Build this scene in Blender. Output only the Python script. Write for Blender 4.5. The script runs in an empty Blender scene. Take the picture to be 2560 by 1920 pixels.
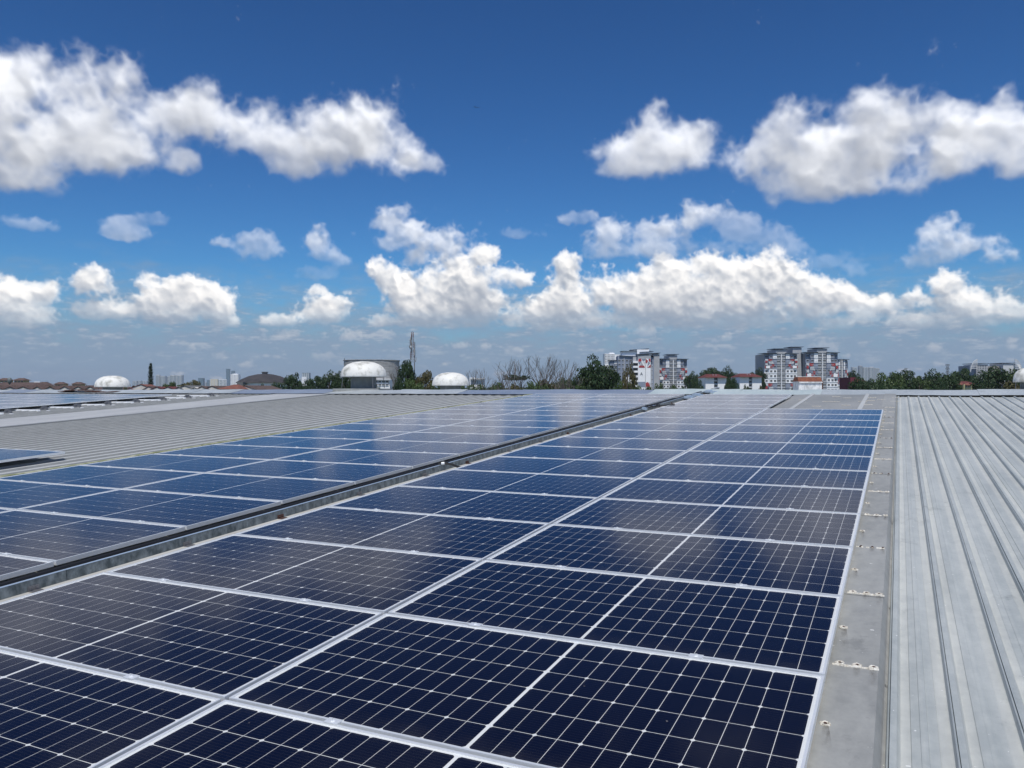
import bpy, math, random
import numpy as np
from mathutils import Vector, Matrix

scene = bpy.context.scene
COL = scene.collection
random.seed(4)
EYE = 11.4
R = math.radians

# ------------------------------------------------------------------ camera
cam_data = bpy.data.cameras.new('camera')
cam = bpy.data.objects.new('camera', cam_data); COL.objects.link(cam)
cam_data.sensor_width = 36.0
cam_data.lens = 2015.98 / 2560 * 36.0
cam_data.clip_start = 0.1
cam_data.clip_end = 60000
cam.location = (0, 0, EYE)
PITCH = math.atan2(15, 2015.98)
cam.rotation_euler = (R(90) + PITCH, 0, 0)
scene.camera = cam
scene.view_settings.view_transform = 'Standard'
scene.view_settings.look = 'None'
scene.view_settings.gamma = 1
scene.view_settings.use_curve_mapping = False
scene.view_settings.exposure = 0.0

# ------------------------------------------------------------------ sky and sun
SUN_EL, SUN_AZ = 63.0, 181.0            # azimuth measured from the viewing direction, clockwise
SKY_STRENGTH = 0.10
FP=2016.0
def cloud_field():
    rng=np.random.default_rng(7)
    RES=0.07; AZ=42.0; EL0,EL1=-1.0,37.0
    W=int(2*AZ/RES); H=int((EL1-EL0)/RES); D=26
    az=np.radians(np.linspace(-AZ,AZ,W)).astype(np.float32)
    el=np.radians(np.linspace(EL1,EL0,H)).astype(np.float32)      # row 0 = top
    PX=2212.0/2560.0
    def aa(x,y):                                                   # picture position -> azimuth, elevation (degrees)
        X=(x/PX-1280)/FP; Z=-(y/PX-975)/FP
        a=math.atan(X); return math.degrees(a), math.degrees(math.atan2(Z,math.hypot(1,X)))
    def noise(beta,hi,seed,zs,lo=3.0,ys=1.0):
        r=np.random.default_rng(seed)
        n=(384,512,32)
        a=r.standard_normal(n).astype(np.float32)
        F=np.fft.rfftn(a)
        ky=np.fft.fftfreq(n[0])[:,None,None]*n[0]/384*n[1]/512*384*ys
        kx=np.fft.fftfreq(n[1])[None,:,None]*384*1.0
        kz=np.fft.rfftfreq(n[2])[None,None,:]*384/zs
        k=np.sqrt(kx**2+ky**2+kz**2)+1e-6
        amp=np.where(k<lo,0,k**(-beta))*np.exp(-(k/hi)**2)
        a=np.fft.irfftn(F*amp,s=n).astype(np.float32)
        return a/a.std()
    def sample(N,H,W,oy,ox):
        iy=(np.arange(H)+oy)%N.shape[0]; ix=(np.arange(W)+ox)%N.shape[1]
        return N[np.ix_(iy,ix,np.arange(D))]
    out=np.zeros((H,W,4),np.float32); out[...,:3]=0.6
    def layer(blobs,seed,zs,amp,gain,sigma,beta,hi,light,shade,maxalpha,lo=3.0,soft=0.0,ks=1.0,bs=60.0,grow=1.07,rs=((4,.35),(14,.4))):
        M=np.full((H,W,D),-1.5,np.float32)
        Op=np.zeros((H,W),np.float32)+1.0
        r=np.random.default_rng(seed+50)
        for b in blobs:
            x,y,rx,ry=b[:4]; op=b[4] if len(b)>4 else 1.0
            a0,e0=aa(x,y); a1,_=aa(x+rx,y); _,e1=aa(x,y-ry)
            ra=abs(a1-a0)/RES*grow; re=abs(e1-e0)/RES*grow*1.05
            cx=(a0+AZ)/RES; cy=(EL1-e0)/RES
            rz=min(max(min(ra,re)*1.1/zs,1.6),D*0.46); cz=D/2+r.uniform(-.12,.12)*D
            s=1.9
            x0,x1=int(max(cx-s*ra,0)),int(min(cx+s*ra+1,W)); y0,y1=int(max(cy-s*re,0)),int(min(cy+s*re+1,H))
            if x1<=x0 or y1<=y0: continue
            X=((np.arange(x0,x1)-cx)/ra)[None,:,None]; Y=((np.arange(y0,y1)-cy)/re)[:,None,None]; Z=((np.arange(D)-cz)/rz)[None,None,:]
            Y=np.where(Y>0,Y*1.0+0.35*Y*Y,Y)                        # flatter base
            v=(1-np.sqrt(X*X+Y*Y+Z*Z)).astype(np.float32)
            if op<1:
                m=(v.max(2)>-.5); o=Op[y0:y1,x0:x1]; o[m]=np.minimum(o[m],op)
            sl=M[y0:y1,x0:x1]; 
            M[y0:y1,x0:x1]=np.logaddexp(sl*6,v*6)/6
        N1=sample(noise(beta,hi,seed,zs,lo),H,W,seed*37,seed*91)
        B=np.abs(sample(noise(1.9,hi,seed+1,zs,9),H,W,seed*13,seed*57))       # billows
        dens=M+amp*(0.62*N1-0.55*(B-0.8))
        del N1,B
        dens=np.clip(dens*gain,0,1)
        dens=dens*dens*(3-2*dens) if soft else dens
        T=np.zeros((W,D),np.float32); S=np.empty_like(dens)
        k=sigma
        for i in range(H):
            # light comes from the upper right and a little from behind the viewer
            T=0.70*T+0.30*np.roll(T,-1,0)
            T[:,1:]=0.92*T[:,1:]+0.08*T[:,:-1]
            S[i]=T+0.5*dens[i]*k*ks
            T=(T+dens[i]*k*ks)*0.997
        L=0.55*np.exp(-S*1.0)+0.30*np.exp(-S*0.28)+0.15*np.exp(-S*0.07)
        # view integration, front to back
        ve=np.exp(-dens*k*zs*0.55)
        Tr=np.cumprod(ve,2); Tp=np.concatenate([np.ones((H,W,1),np.float32),Tr[...,:-1]],2)
        wgt=Tp*(1-ve); A=1-Tr[...,-1]
        Lv=(wgt*L).sum(2)/np.maximum(A,1e-4)
        # relief of the sunlit surface: shading by the direction in which each billow faces
        Zs=(wgt*np.arange(D,dtype=np.float32)).sum(2)/np.maximum(A,1e-4)*zs
        Zs=np.where(A>.02,Zs,D*zs*.62)
        rel=np.zeros((H,W),np.float32)
        for n_,w_ in rs:
            for _ in range(n_):
                Zs=(Zs*2+np.roll(Zs,1,0)+np.roll(Zs,-1,0)+np.roll(Zs,1,1)+np.roll(Zs,-1,1))/6
            gx=(np.roll(Zs,-1,1)-np.roll(Zs,1,1))*.5; gy=(np.roll(Zs,-1,0)-np.roll(Zs,1,0))*.5
            q=(0.40*gx-0.75*gy+0.62)/np.sqrt(1+gx*gx+gy*gy)
            rel+=w_*(np.clip(q,-.2,1)-.62)
        Lv=Lv*np.clip(1+rel,.3,1.5)
        c2=np.zeros(W,np.float32); G=np.empty((H,W),np.float32); q=1-0.6/bs
        for i in range(H):
            c2=(0.25*np.roll(c2,1)+0.5*c2+0.25*np.roll(c2,-1))*q+A[i]; G[i]=c2      # how much cloud hangs above
        Lv=Lv*(0.10+0.90*np.exp(-(G/bs)**2.0))
        for _ in range(14):
            Op=(Op+np.roll(Op,2,0)+np.roll(Op,-2,0)+np.roll(Op,2,1)+np.roll(Op,-2,1))/5
        return A*maxalpha*Op, Lv
    def comp(A,Lv,light,shade,power=1.0):
        A=A[...,None]; Lc=np.clip(Lv,0,1)[...,None]**power
        col=np.array(shade,np.float32)*(1-Lc)+np.array(light,np.float32)*Lc
        a0=out[...,3:4]; na=A+a0*(1-A)
        out[...,:3]=np.where(na>1e-4,(col*A+out[...,:3]*a0*(1-A))/np.maximum(na,1e-4),out[...,:3]); out[...,3:4]=na
    # --- hazy far deck close to the horizon
    e=np.degrees(el)[:,None]*np.ones((1,W)); 
    nz=noise(1.6,60,77,4.0,3.0,.35)[...,5]; nz=np.tile(nz,(H//384+1,W//512+1))[:H,:W]
    edge=9.0+0.5*nz
    deck=np.clip((edge-e)/6.0,0,1)*0.90; deck=deck*deck*(3-2*deck)
    comp(deck.astype(np.float32),np.full((H,W),0.0,np.float32),(1,1,1),(0.250,0.350,0.485))
    n2=noise(1.35,110,83,4.0,5.0,.16)[...,9]; n2=np.tile(np.roll(n2,90,1),(H//384+1,W//512+1))[:H,:W]
    band=np.clip((e-.4)/2.6,0,1)*np.clip((8.0-e)/3.0,0,1)
    st=np.clip((n2*.6+nz*.5-0.25)/1.5,0,1)*band*0.40
    comp(st.astype(np.float32),np.clip(0.35+0.4*n2,0,1).astype(np.float32),(0.62,0.65,0.70),(0.33,0.41,0.52))
    # --- scattered small clouds in that deck
    r=np.random.default_rng(11); small=[]
    for i in range(70):
        x=r.uniform(-700,2900); y=r.uniform(712,818); s=(838-y)/115
        for j in range(r.integers(1,5)):
            rx=r.uniform(7,24)*(0.35+0.75*s); small.append((x+r.normal()*26*s,y+r.normal()*5*s,rx,rx*r.uniform(.25,.6),r.uniform(.25,1)))
    A,L=layer(small,21,1.6,0.60,2.0,0.30,1.5,200,None,None,0.60)
    comp(A,L,(0.82,0.80,0.80),(0.36,0.43,0.56),1.0)
    # --- the cumulus band
    far=[(20,640,50,40),(90,625,45,30),(180,600,35,32),(60,680,80,25),(200,668,60,20),(-60,650,70,40),(-180,640,80,50),
     (410,640,70,36),(400,608,25,20),(370,670,60,25),(470,660,35,33),(490,690,22,12),
     (590,690,40,16),(700,672,55,24),(722,650,32,18),(690,625,24,11),(745,630,20,10),
     (816,580,20,22),(838,605,26,26),(862,630,36,34),(900,655,70,38),(975,605,52,36),(1000,650,90,42),(1060,660,80,33),(830,690,40,15),(980,688,170,18),(1046,556,24,20),(1080,592,36,18),(1125,600,20,20),
     (1228,590,26,34),(1245,640,60,45),(1320,625,72,38),(1400,645,84,38),(1190,672,60,28),(1460,650,56,30),(1320,688,180,20),
     (1436,565,20,18),(1460,590,28,26),(1530,572,36,28),(1500,612,40,30),(1570,605,60,40),(1650,588,52,36),(1700,622,60,33),(1600,650,130,40),(1740,650,80,33),(1820,640,40,28),(1600,688,150,20),
     (1900,660,60,28),(1965,640,40,28),(2035,615,50,24),(2060,650,80,28),(2150,670,80,22),(2210,670,40,18),(1990,690,200,18),
     (2330,650,90,45),(2480,660,100,50),(2700,650,120,60),(-330,660,90,45),(-520,650,110,50)]
    A,L=layer(far,5,2.2,0.34,3.4,0.22,1.75,150,None,None,1.0,ks=.55,bs=46,grow=1.25,rs=((3,.34),(10,.40)))
    e2=np.clip((e-3.6)/2.2,0,1)                                       # bases dissolve into the far air
    comp((A*(0.30+0.70*e2)).astype(np.float32),L,(1.25,1.21,1.16),(0.27,0.325,0.42),0.8)
    # --- nearer clouds, higher up
    near=[(30,180,150,85),(140,190,130,80),(40,300,140,105),(150,280,150,95),(60,375,80,50),(250,175,80,60),(230,320,90,45),(370,240,110,58),(470,250,110,60),(560,245,80,60),(600,300,100,55),(700,310,90,66),(795,295,105,84),(880,345,62,38),(640,350,70,32),(398,350,28,28),(20,370,60,45),(-110,250,130,130),(-260,300,120,90),
     (1400,310,125,62),(1330,318,55,46),(1405,250,50,42),(1475,305,62,46),(1310,362,30,24),(1290,325,36,28),(1370,345,80,36),
     (1695,255,62,60),(1668,335,80,62),(1668,388,46,30),(1780,330,115,80),(1790,390,150,40),(1900,330,130,95),(1880,395,120,40),(1890,235,54,52),(1860,270,40,40),(2000,250,110,62),(2080,300,120,70),(2150,262,100,56),(2220,285,80,60),(2180,350,56,46),(2060,340,90,50),(2340,300,110,56),(2500,330,130,60)]
    A,L=layer(near,9,4.5,0.34,1.45,0.075,2.0,75,None,None,1.0,ks=.8,soft=1,bs=54,rs=((8,.16),(26,.42)))
    comp(A,L,(1.25,1.26,1.29),(0.26,0.285,0.34),0.8)
    mid=[(1340,502,56,22),(1420,490,68,24),(1510,472,52,26),(1360,537,80,22,.75),(1590,490,60,26,.6),(1690,530,50,20,.35),(1560,535,60,18,.5),
     (2050,530,85,36),(2030,505,46,22),(2150,552,46,20),(1990,552,50,20,.7),(1830,575,40,12,.35),
     (825,488,38,28),(832,520,36,24,.7),(950,520,70,42),(900,545,34,26),(678,525,28,24),(690,548,34,16,.7),(735,560,34,15,.5),(560,532,46,24,.55),(475,522,24,11),(265,490,42,20,.5),(50,482,46,14,.45),(1120,500,40,12,.15),
     (2400,500,70,30),(330,470,40,12,.25),(1600,500,70,24,.4),(1690,545,40,26,.35),(1850,585,34,16,.3),(700,590,44,14,.25),(1100,600,30,16,.3),(760,500,20,12,.3),(1250,470,24,12,.2),(1780,560,60,20,.25),(-200,470,90,30,.6),(-400,520,80,30),(2620,480,90,40),
     (620,-260,260,60,.9),(1500,-180,150,40,.8),(1100,-330,200,60,.9),(1900,-300,240,60),(200,-120,180,40,.7),(2400,-150,200,60),(-300,-50,160,60),(2650,60,140,70),(-450,150,160,60)]
    A,L=layer(mid,15,3.0,0.60,1.6,0.10,1.9,95,None,None,0.97,soft=1,ks=.9,bs=34)
    comp(A,L,(1.1,1.12,1.17),(0.34,0.40,0.51),0.9)
    return out[::-1], AZ, EL0, EL1

world = bpy.data.worlds.new('World'); scene.world = world
world.use_nodes = True
nt = world.node_tree; nt.nodes.clear()
N = nt.nodes.new; LK = nt.links.new
wout = N('ShaderNodeOutputWorld'); bg = N('ShaderNodeBackground')
sky = N('ShaderNodeTexSky'); sky.sky_type = 'NISHITA'; sky.sun_disc = False
sky.sun_elevation = R(SUN_EL); sky.sun_rotation = R(SUN_AZ)
sky.altitude = 0; sky.air_density = 1.0; sky.dust_density = 0.6; sky.ozone_density = 2.0
arr, AZM, EL0, EL1 = cloud_field()
ch, cw = arr.shape[:2]
cimg = bpy.data.images.new('cumulus_clouds', cw, ch, alpha=True, float_buffer=True)
cimg.colorspace_settings.name = 'Non-Color'; cimg.alpha_mode = 'CHANNEL_PACKED'
cimg.pixels.foreach_set(np.ascontiguousarray(arr, dtype=np.float32).ravel()); cimg.update(); cimg.pack()
tc = N('ShaderNodeTexCoord'); sp = N('ShaderNodeSeparateXYZ'); LK(tc.outputs['Generated'], sp.inputs[0])
def M(op, a, b=None, c=None):
    n = N('ShaderNodeMath'); n.operation = op
    for i, v in enumerate((a, b, c)):
        if v is None: continue
        if isinstance(v, (int, float)): n.inputs[i].default_value = v
        else: LK(v, n.inputs[i])
    return n.outputs[0]
az = M('ARCTAN2', sp.outputs[0], sp.outputs[1])
el = M('ARCSINE', sp.outputs[2])
# the same field goes on, mirrored, all the way round
azp = M('ADD', M('MULTIPLY', az, 180 / math.pi / (2 * AZM)), 0.5)
azp = M('PINGPONG', azp, 1.0)
elp = M('DIVIDE', M('SUBTRACT', M('MULTIPLY', el, 180 / math.pi), EL0), EL1 - EL0)
cb = N('ShaderNodeCombineXYZ'); LK(azp, cb.inputs[0]); LK(elp, cb.inputs[1])
it = N('ShaderNodeTexImage'); it.image = cimg; it.extension = 'EXTEND'; it.interpolation = 'Linear'
LK(cb.outputs[0], it.inputs[0])
# clear tropical air: deeper blue than the default atmosphere
s1 = N('ShaderNodeVectorMath'); s1.operation = 'SCALE'; LK(sky.outputs[0], s1.inputs[0]); s1.inputs['Scale'].default_value = SKY_STRENGTH
gm = N('ShaderNodeGamma'); gm.inputs['Gamma'].default_value = 1.5; LK(s1.outputs[0], gm.inputs['Color'])
hs = N('ShaderNodeVectorMath'); hs.operation = 'MULTIPLY'; LK(gm.outputs[0], hs.inputs[0])
hs.inputs[1].default_value = (0.50 / SKY_STRENGTH, 0.98 / SKY_STRENGTH, 1.32 / SKY_STRENGTH)
cs = N('ShaderNodeVectorMath'); cs.operation = 'SCALE'; LK(it.outputs['Color'], cs.inputs[0]); cs.inputs['Scale'].default_value = 1.0 / SKY_STRENGTH
mx = N('ShaderNodeMix'); mx.data_type = 'RGBA'
LK(it.outputs['Alpha'], mx.inputs[0]); LK(hs.outputs[0], mx.inputs[6]); LK(cs.outputs[0], mx.inputs[7])
LK(mx.outputs[2], bg.inputs['Color']); bg.inputs['Strength'].default_value = SKY_STRENGTH
LK(bg.outputs[0], wout.inputs['Surface'])

sl = bpy.data.lights.new('sun', 'SUN'); sl.energy = 3.8; sl.angle = R(0.53); sl.color = (1.0, 0.945, 0.86)
sun = bpy.data.objects.new('sun', sl); COL.objects.link(sun)
sd = Vector((math.sin(R(SUN_AZ)) * math.cos(R(SUN_EL)), math.cos(R(SUN_AZ)) * math.cos(R(SUN_EL)), math.sin(R(SUN_EL))))
sun.rotation_euler = sd.to_track_quat('Z', 'Y').to_euler()
sun.location = (0, 0, 60)

# ------------------------------------------------------------------ helpers
ROOF = Matrix((
    (0.9013238585727952, 0.43238559038949725, -0.02565157287524145, 7.515605032181964),
    (-0.433145820348801, 0.899744206211648, -0.0533391198177828, 16.325873788553867),
    (0.0, 0.05918669286332415, 0.9982469309274586, EYE - 0.3957088829410792),
    (0, 0, 0, 1)))
def on_roof(u, v, w, rz=0.0):
    return ROOF @ Matrix.Translation((u, v, w)) @ Matrix.Rotation(rz, 4, 'Z')

F = 2015.98
def at(px, py, D):
    """world point seen at picture position px, py (2560 x 1920) at ground distance D"""
    x = (px - 1280) / F; z = -(py - 960) / F
    y2 = math.cos(PITCH) - z * math.sin(PITCH); z2 = math.sin(PITCH) + z * math.cos(PITCH)
    return Vector((x / y2 * D, D, EYE + z2 / y2 * D))

def props(o, label=None, cat=None, group=None, kind=None):
    if label: o['label'] = label
    if cat: o['category'] = cat
    if group: o['group'] = group
    if kind: o['kind'] = kind
    return o
def empty(name, loc=(0, 0, 0), rz=0.0, label=None, cat=None, group=None, mw=None):
    o = bpy.data.objects.new(name, None); COL.objects.link(o)
    o.empty_display_size = 0.3
    if mw is not None: o.matrix_world = mw
    else:
        o.location = loc; o.rotation_euler = (0, 0, rz)
    return props(o, label, cat, group)
def link(name, mesh, parent=None, loc=(0, 0, 0), rz=0.0, mw=None):
    o = bpy.data.objects.new(name, mesh); COL.objects.link(o)
    if parent: o.parent = parent
    if mw is not None: o.matrix_world = mw
    else:
        o.location = loc
        if rz: o.rotation_euler = (0, 0, rz)
    return o

class MB:
    """collects vertices and faces for one mesh"""
    def __init__(s): s.v = []; s.f = []; s.m = []; s.uv = {}
    def face(s, pts, m=0):
        n = len(s.v); s.v += [tuple(p) for p in pts]; s.f.append(tuple(range(n, n + len(pts)))); s.m.append(m); return s
    def box(s, x0, x1, y0, y1, z0, z1, m=0):
        n = len(s.v)
        s.v += [(x0, y0, z0), (x1, y0, z0), (x1, y1, z0), (x0, y1, z0), (x0, y0, z1), (x1, y0, z1), (x1, y1, z1), (x0, y1, z1)]
        for q in ((0, 3, 2, 1), (4, 5, 6, 7), (0, 1, 5, 4), (1, 2, 6, 5), (2, 3, 7, 6), (3, 0, 4, 7)):
            s.f.append(tuple(n + i for i in q)); s.m.append(m)
        return s
    def ring(s, pts_a, pts_b, m=0, close=True):
        """skin between two equal point loops"""
        n = len(s.v); k = len(pts_a); s.v += [tuple(p) for p in pts_a] + [tuple(p) for p in pts_b]
        for i in range(k if close else k - 1):
            j = (i + 1) % k; s.f.append((n + i, n + j, n + k + j, n + k + i)); s.m.append(m)
        return s
    def tube(s, p0, p1, r0, r1=None, seg=6, m=0, cap=True):
        r1 = r0 if r1 is None else r1
        p0 = Vector(p0); p1 = Vector(p1); d = (p1 - p0)
        if d.length < 1e-6: return s
        d.normalize(); a = d.orthogonal().normalized(); b = d.cross(a)
        A = [p0 + (a * math.cos(t) + b * math.sin(t)) * r0 for t in [2 * math.pi * i / seg for i in range(seg)]]
        B = [p1 + (a * math.cos(t) + b * math.sin(t)) * r1 for t in [2 * math.pi * i / seg for i in range(seg)]]
        s.ring(A, B, m)
        if cap: s.face(A[::-1], m); s.face(B, m)
        return s
    def lathe(s, prof, seg=32, m=0, cx=0, cy=0):
        n = len(s.v)
        for r, z in prof:
            for i in range(seg):
                t = 2 * math.pi * i / seg; s.v.append((cx + r * math.cos(t), cy + r * math.sin(t), z))
        for k in range(len(prof) - 1):
            for i in range(seg):
                j = (i + 1) % seg; s.f.append((n + k * seg + i, n + k * seg + j, n + (k + 1) * seg + j, n + (k + 1) * seg + i)); s.m.append(m)
        return s
    def mesh(s, name, mats, smooth=False):
        me = bpy.data.meshes.new(name); me.from_pydata(s.v, [], s.f)
        if not isinstance(mats, (list, tuple)): mats = [mats]
        for mt in mats: me.materials.append(mt)
        if len(mats) > 1: me.polygons.foreach_set('material_index', s.m)
        if smooth: me.polygons.foreach_set('use_smooth', [True] * len(me.polygons))
        me.validate(); me.update(); return me
    def obj(s, name, mats, parent=None, smooth=False, **k):
        return link(name, s.mesh(name, mats, smooth), parent, **k)

# ------------------------------------------------------------------ materials
def mat(name, col, rough=0.6, metal=0.0, col2=None, scale=5.0, detail=4.0, amt=0.5, bump=0.0, bscale=None, stretch=(1, 1, 1), spec=0.5, coord='Object', contrast=(0.35, 0.65), coat=0.0):
    m = bpy.data.materials.new(name); m.use_nodes = True
    t = m.node_tree; b = t.nodes['Principled BSDF']
    b.inputs['Roughness'].default_value = rough; b.inputs['Metallic'].default_value = metal
    b.inputs['Specular IOR Level'].default_value = spec
    if coat: b.inputs['Coat Weight'].default_value = coat
    b.inputs['Base Color'].default_value = (*col, 1)
    if col2 is not None or bump:
        c = t.nodes.new('ShaderNodeTexCoord'); mp = t.nodes.new('ShaderNodeMapping'); mp.inputs['Scale'].default_value = stretch
        t.links.new(c.outputs[coord], mp.inputs[0])
        n = t.nodes.new('ShaderNodeTexNoise'); n.inputs['Scale'].default_value = scale; n.inputs['Detail'].default_value = detail; n.inputs['Roughness'].default_value = 0.62
        t.links.new(mp.outputs[0], n.inputs['Vector'])
        if col2 is not None:
            r = t.nodes.new('ShaderNodeValToRGB'); r.color_ramp.elements[0].position = contrast[0]; r.color_ramp.elements[1].position = contrast[1]
            r.color_ramp.elements[0].color = (*col, 1); r.color_ramp.elements[1].color = (*col2, 1)
            t.links.new(n.outputs[0], r.inputs[0]); t.links.new(r.outputs[0], b.inputs['Base Color'])
        if bump:
            n2 = t.nodes.new('ShaderNodeTexNoise'); n2.inputs['Scale'].default_value = bscale or scale; n2.inputs['Detail'].default_value = 3
            t.links.new(mp.outputs[0], n2.inputs['Vector'])
            bp = t.nodes.new('ShaderNodeBump'); bp.inputs['Strength'].default_value = bump; bp.inputs['Distance'].default_value = 0.02
            t.links.new(n2.outputs[0], bp.inputs['Height']); t.links.new(bp.outputs[0], b.inputs['Normal'])
    return m

def mix_rgb(t, fac, a, b, mode='MIX'):
    n = t.nodes.new('ShaderNodeMix'); n.data_type = 'RGBA'; n.blend_type = mode
    for sck, v in ((n.inputs[0], fac), (n.inputs[6], a), (n.inputs[7], b)):
        if isinstance(v, (int, float)): sck.default_value = v
        elif isinstance(v, tuple): sck.default_value = (*v, 1)
        else: t.links.new(v, sck)
    return n.outputs[2]
def ramp(t, src, p0, p1):
    n = t.nodes.new('ShaderNodeMapRange'); n.inputs[1].default_value = p0; n.inputs[2].default_value = p1
    t.links.new(src, n.inputs[0]); return n.outputs[0]
def noise(t, vec, scale, detail=4, stretch=(1, 1, 1), rough=0.6):
    mp = t.nodes.new('ShaderNodeMapping'); mp.inputs['Scale'].default_value = stretch; t.links.new(vec, mp.inputs[0])
    n = t.nodes.new('ShaderNodeTexNoise'); n.inputs['Scale'].default_value = scale; n.inputs['Detail'].default_value = detail; n.inputs['Roughness'].default_value = rough
    t.links.new(mp.outputs[0], n.inputs['Vector']); return n.outputs[0]
def roof_coords(t):
    """coordinates along the roof (world position, so that sheets sharing a mesh do not repeat their stains)"""
    g = t.nodes.new('ShaderNodeNewGeometry'); mp = t.nodes.new('ShaderNodeMapping'); mp.vector_type = 'TEXTURE'
    mp.inputs['Rotation'].default_value = (0, 0, -0.4480)
    t.links.new(g.outputs['Position'], mp.inputs[0]); return mp.outputs[0]

def aged_metal(name, c_dark, c_light, rough=0.5, metal=0.15, streak=1.0, specks=True, zones=False):
    m = bpy.data.materials.new(name); m.use_nodes = True; t = m.node_tree; b = t.nodes['Principled BSDF']
    P = roof_coords(t)
    a = noise(t, P, 1.3, 5, (3.0 * streak, 0.35, 1)); c = noise(t, P, 9.0, 5, (1.6, 0.8, 1)); d = noise(t, P, 38.0, 3)
    f = t.nodes.new('ShaderNodeMath'); f.operation = 'MULTIPLY_ADD'; t.links.new(a, f.inputs[0]); f.inputs[1].default_value = 0.55
    g = t.nodes.new('ShaderNodeMath'); g.operation = 'MULTIPLY_ADD'; t.links.new(c, g.inputs[0]); g.inputs[1].default_value = 0.33; t.links.new(f.outputs[0], g.inputs[2])
    h = t.nodes.new('ShaderNodeMath'); h.operation = 'MULTIPLY'; t.links.new(d, h.inputs[0]); h.inputs[1].default_value = 0.12; t.links.new(h.outputs[0], f.inputs[2])
    base = mix_rgb(t, ramp(t, g.outputs[0], 0.40, 0.59), c_dark, c_light)
    if zones:                                                    # rainwater keeps the middle of each pan blue-grey, dust keeps its sides cream
        sx = t.nodes.new('ShaderNodeSeparateXYZ'); t.links.new(P, sx.inputs[0])
        q = t.nodes.new('ShaderNodeMath'); q.operation = 'MULTIPLY_ADD'; t.links.new(sx.outputs[0], q.inputs[0]); q.inputs[1].default_value = 1 / 0.24; q.inputs[2].default_value = (0.297 - 0.245) / 0.24 + 100
        fr = t.nodes.new('ShaderNodeMath'); fr.operation = 'FRACT'; t.links.new(q.outputs[0], fr.inputs[0])
        cr = t.nodes.new('ShaderNodeValToRGB'); e = cr.color_ramp; e.interpolation = 'LINEAR'
        for p_, v_ in ((0.0, .0), (.03, .0), (.16, .30), (.19, .62), (.22, 1.0), (.34, .92), (.38, .45), (.52, .40), (.56, .50), (.60, .28), (.72, .40), (.78, .48), (.82, .90), (.95, .95), (.985, .40)):
            k_ = e.elements.new(p_); k_.color = (v_, v_, v_, 1)
        e.elements.remove(e.elements[-1]) if e.elements[-1].position > .99 else None
        t.links.new(fr.outputs[0], cr.inputs[0])
        base = mix_rgb(t, 0.50, base, mix_rgb(t, cr.outputs[0], tuple(x * .86 for x in (0.36, 0.405, 0.425)), (0.60, 0.60, 0.555)))
    if specks:
        s1 = noise(t, P, 26.0, 2, (1, 1, 1)); base = mix_rgb(t, ramp(t, s1, 0.735, 0.76), base, (0.75, 0.76, 0.74))
        s2 = noise(t, P, 2.4, 6, (1.5, 1, 1), 0.75); base = mix_rgb(t, ramp(t, s2, 0.60, 0.80), base, tuple(x * 0.62 for x in c_dark))
    t.links.new(base, b.inputs['Base Color'])
    t.links.new(ramp_to(t, c, rough - 0.10, rough + 0.12), b.inputs['Roughness'])
    b.inputs['Metallic'].default_value = metal
    bp = t.nodes.new('ShaderNodeBump'); bp.inputs['Strength'].default_value = 0.25; bp.inputs['Distance'].default_value = 0.01
    t.links.new(noise(t, P, 3.0, 3, (2, 0.6, 1)), bp.inputs['Height']); t.links.new(bp.outputs[0], b.inputs['Normal'])
    return m
def ramp_to(t, src, lo, hi):
    n = t.nodes.new('ShaderNodeMapRange'); n.inputs[3].default_value = lo; n.inputs[4].default_value = hi
    t.links.new(src, n.inputs[0]); return n.outputs[0]

m_roof = aged_metal('weathered_blue_grey_roof_sheet', (0.30, 0.33, 0.32), (0.52, 0.545, 0.52), zones=True)
m_roofL = aged_metal('dull_grey_roof_sheet', (0.40, 0.415, 0.415), (0.44, 0.455, 0.455), 0.6, 0.05, 0.4, specks=False)
m_flash = aged_metal('grey_flashing_sheet', (0.245, 0.25, 0.24), (0.34, 0.345, 0.33), 0.55, 0.1, 0.3)
m_flat = aged_metal('dusty_grey_flat_sheet', (0.22, 0.23, 0.23), (0.30, 0.305, 0.30), 0.6, 0.1, 0.3)
m_pale = aged_metal('pale_smooth_sheet', (0.36, 0.37, 0.375), (0.44, 0.45, 0.45), 0.6, 0.1, 0.5)
m_ridge = aged_metal('pale_green_ridge_sheet', (0.42, 0.50, 0.50), (0.55, 0.62, 0.61), 0.4, 0.15, 0.3)
m_ridge_sky = aged_metal('sky_reflection_ridge_sheet', (0.22, 0.26, 0.33), (0.29, 0.335, 0.40), 0.35, 0.25, 0.3)  # reflected sky put into the base colour as blue
m_ridge_g = aged_metal('dull_grey_ridge_sheet', (0.34, 0.38, 0.40), (0.45, 0.49, 0.51), 0.45, 0.15, 0.3)
m_moss = mat('mossy_gutter_edge', (0.20, 0.22, 0.10), 0.9, 0, (0.42, 0.42, 0.32), scale=6, bump=0.5, bscale=30, contrast=(0.42, 0.6))
m_beige = mat('beige_galvanised_flashing', (0.46, 0.455, 0.43), 0.45, 0.1, (0.58, 0.575, 0.55), scale=3, stretch=(2, 0.4, 1))
m_galv = mat('spangled_galvanised_steel', (0.07, 0.09, 0.10), 0.5, 0.35, (0.27, 0.31, 0.33), scale=9, stretch=(1, 1.7, 1.2), detail=8, contrast=(0.38, 0.72))
m_galv_sky = mat('sky_tinted_galvanised_steel', (0.45, 0.55, 0.66), 0.35, 0.5)  # pale blue of the mirrored sky is painted into this steel
m_alu = mat('anodised_aluminium_frame', (0.80, 0.82, 0.83), 0.42, 0.5, (0.88, 0.90, 0.91), scale=3)
m_alu_side = m_alu
m_back = mat('white_backsheet', (0.62, 0.65, 0.68), 0.6)
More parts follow.
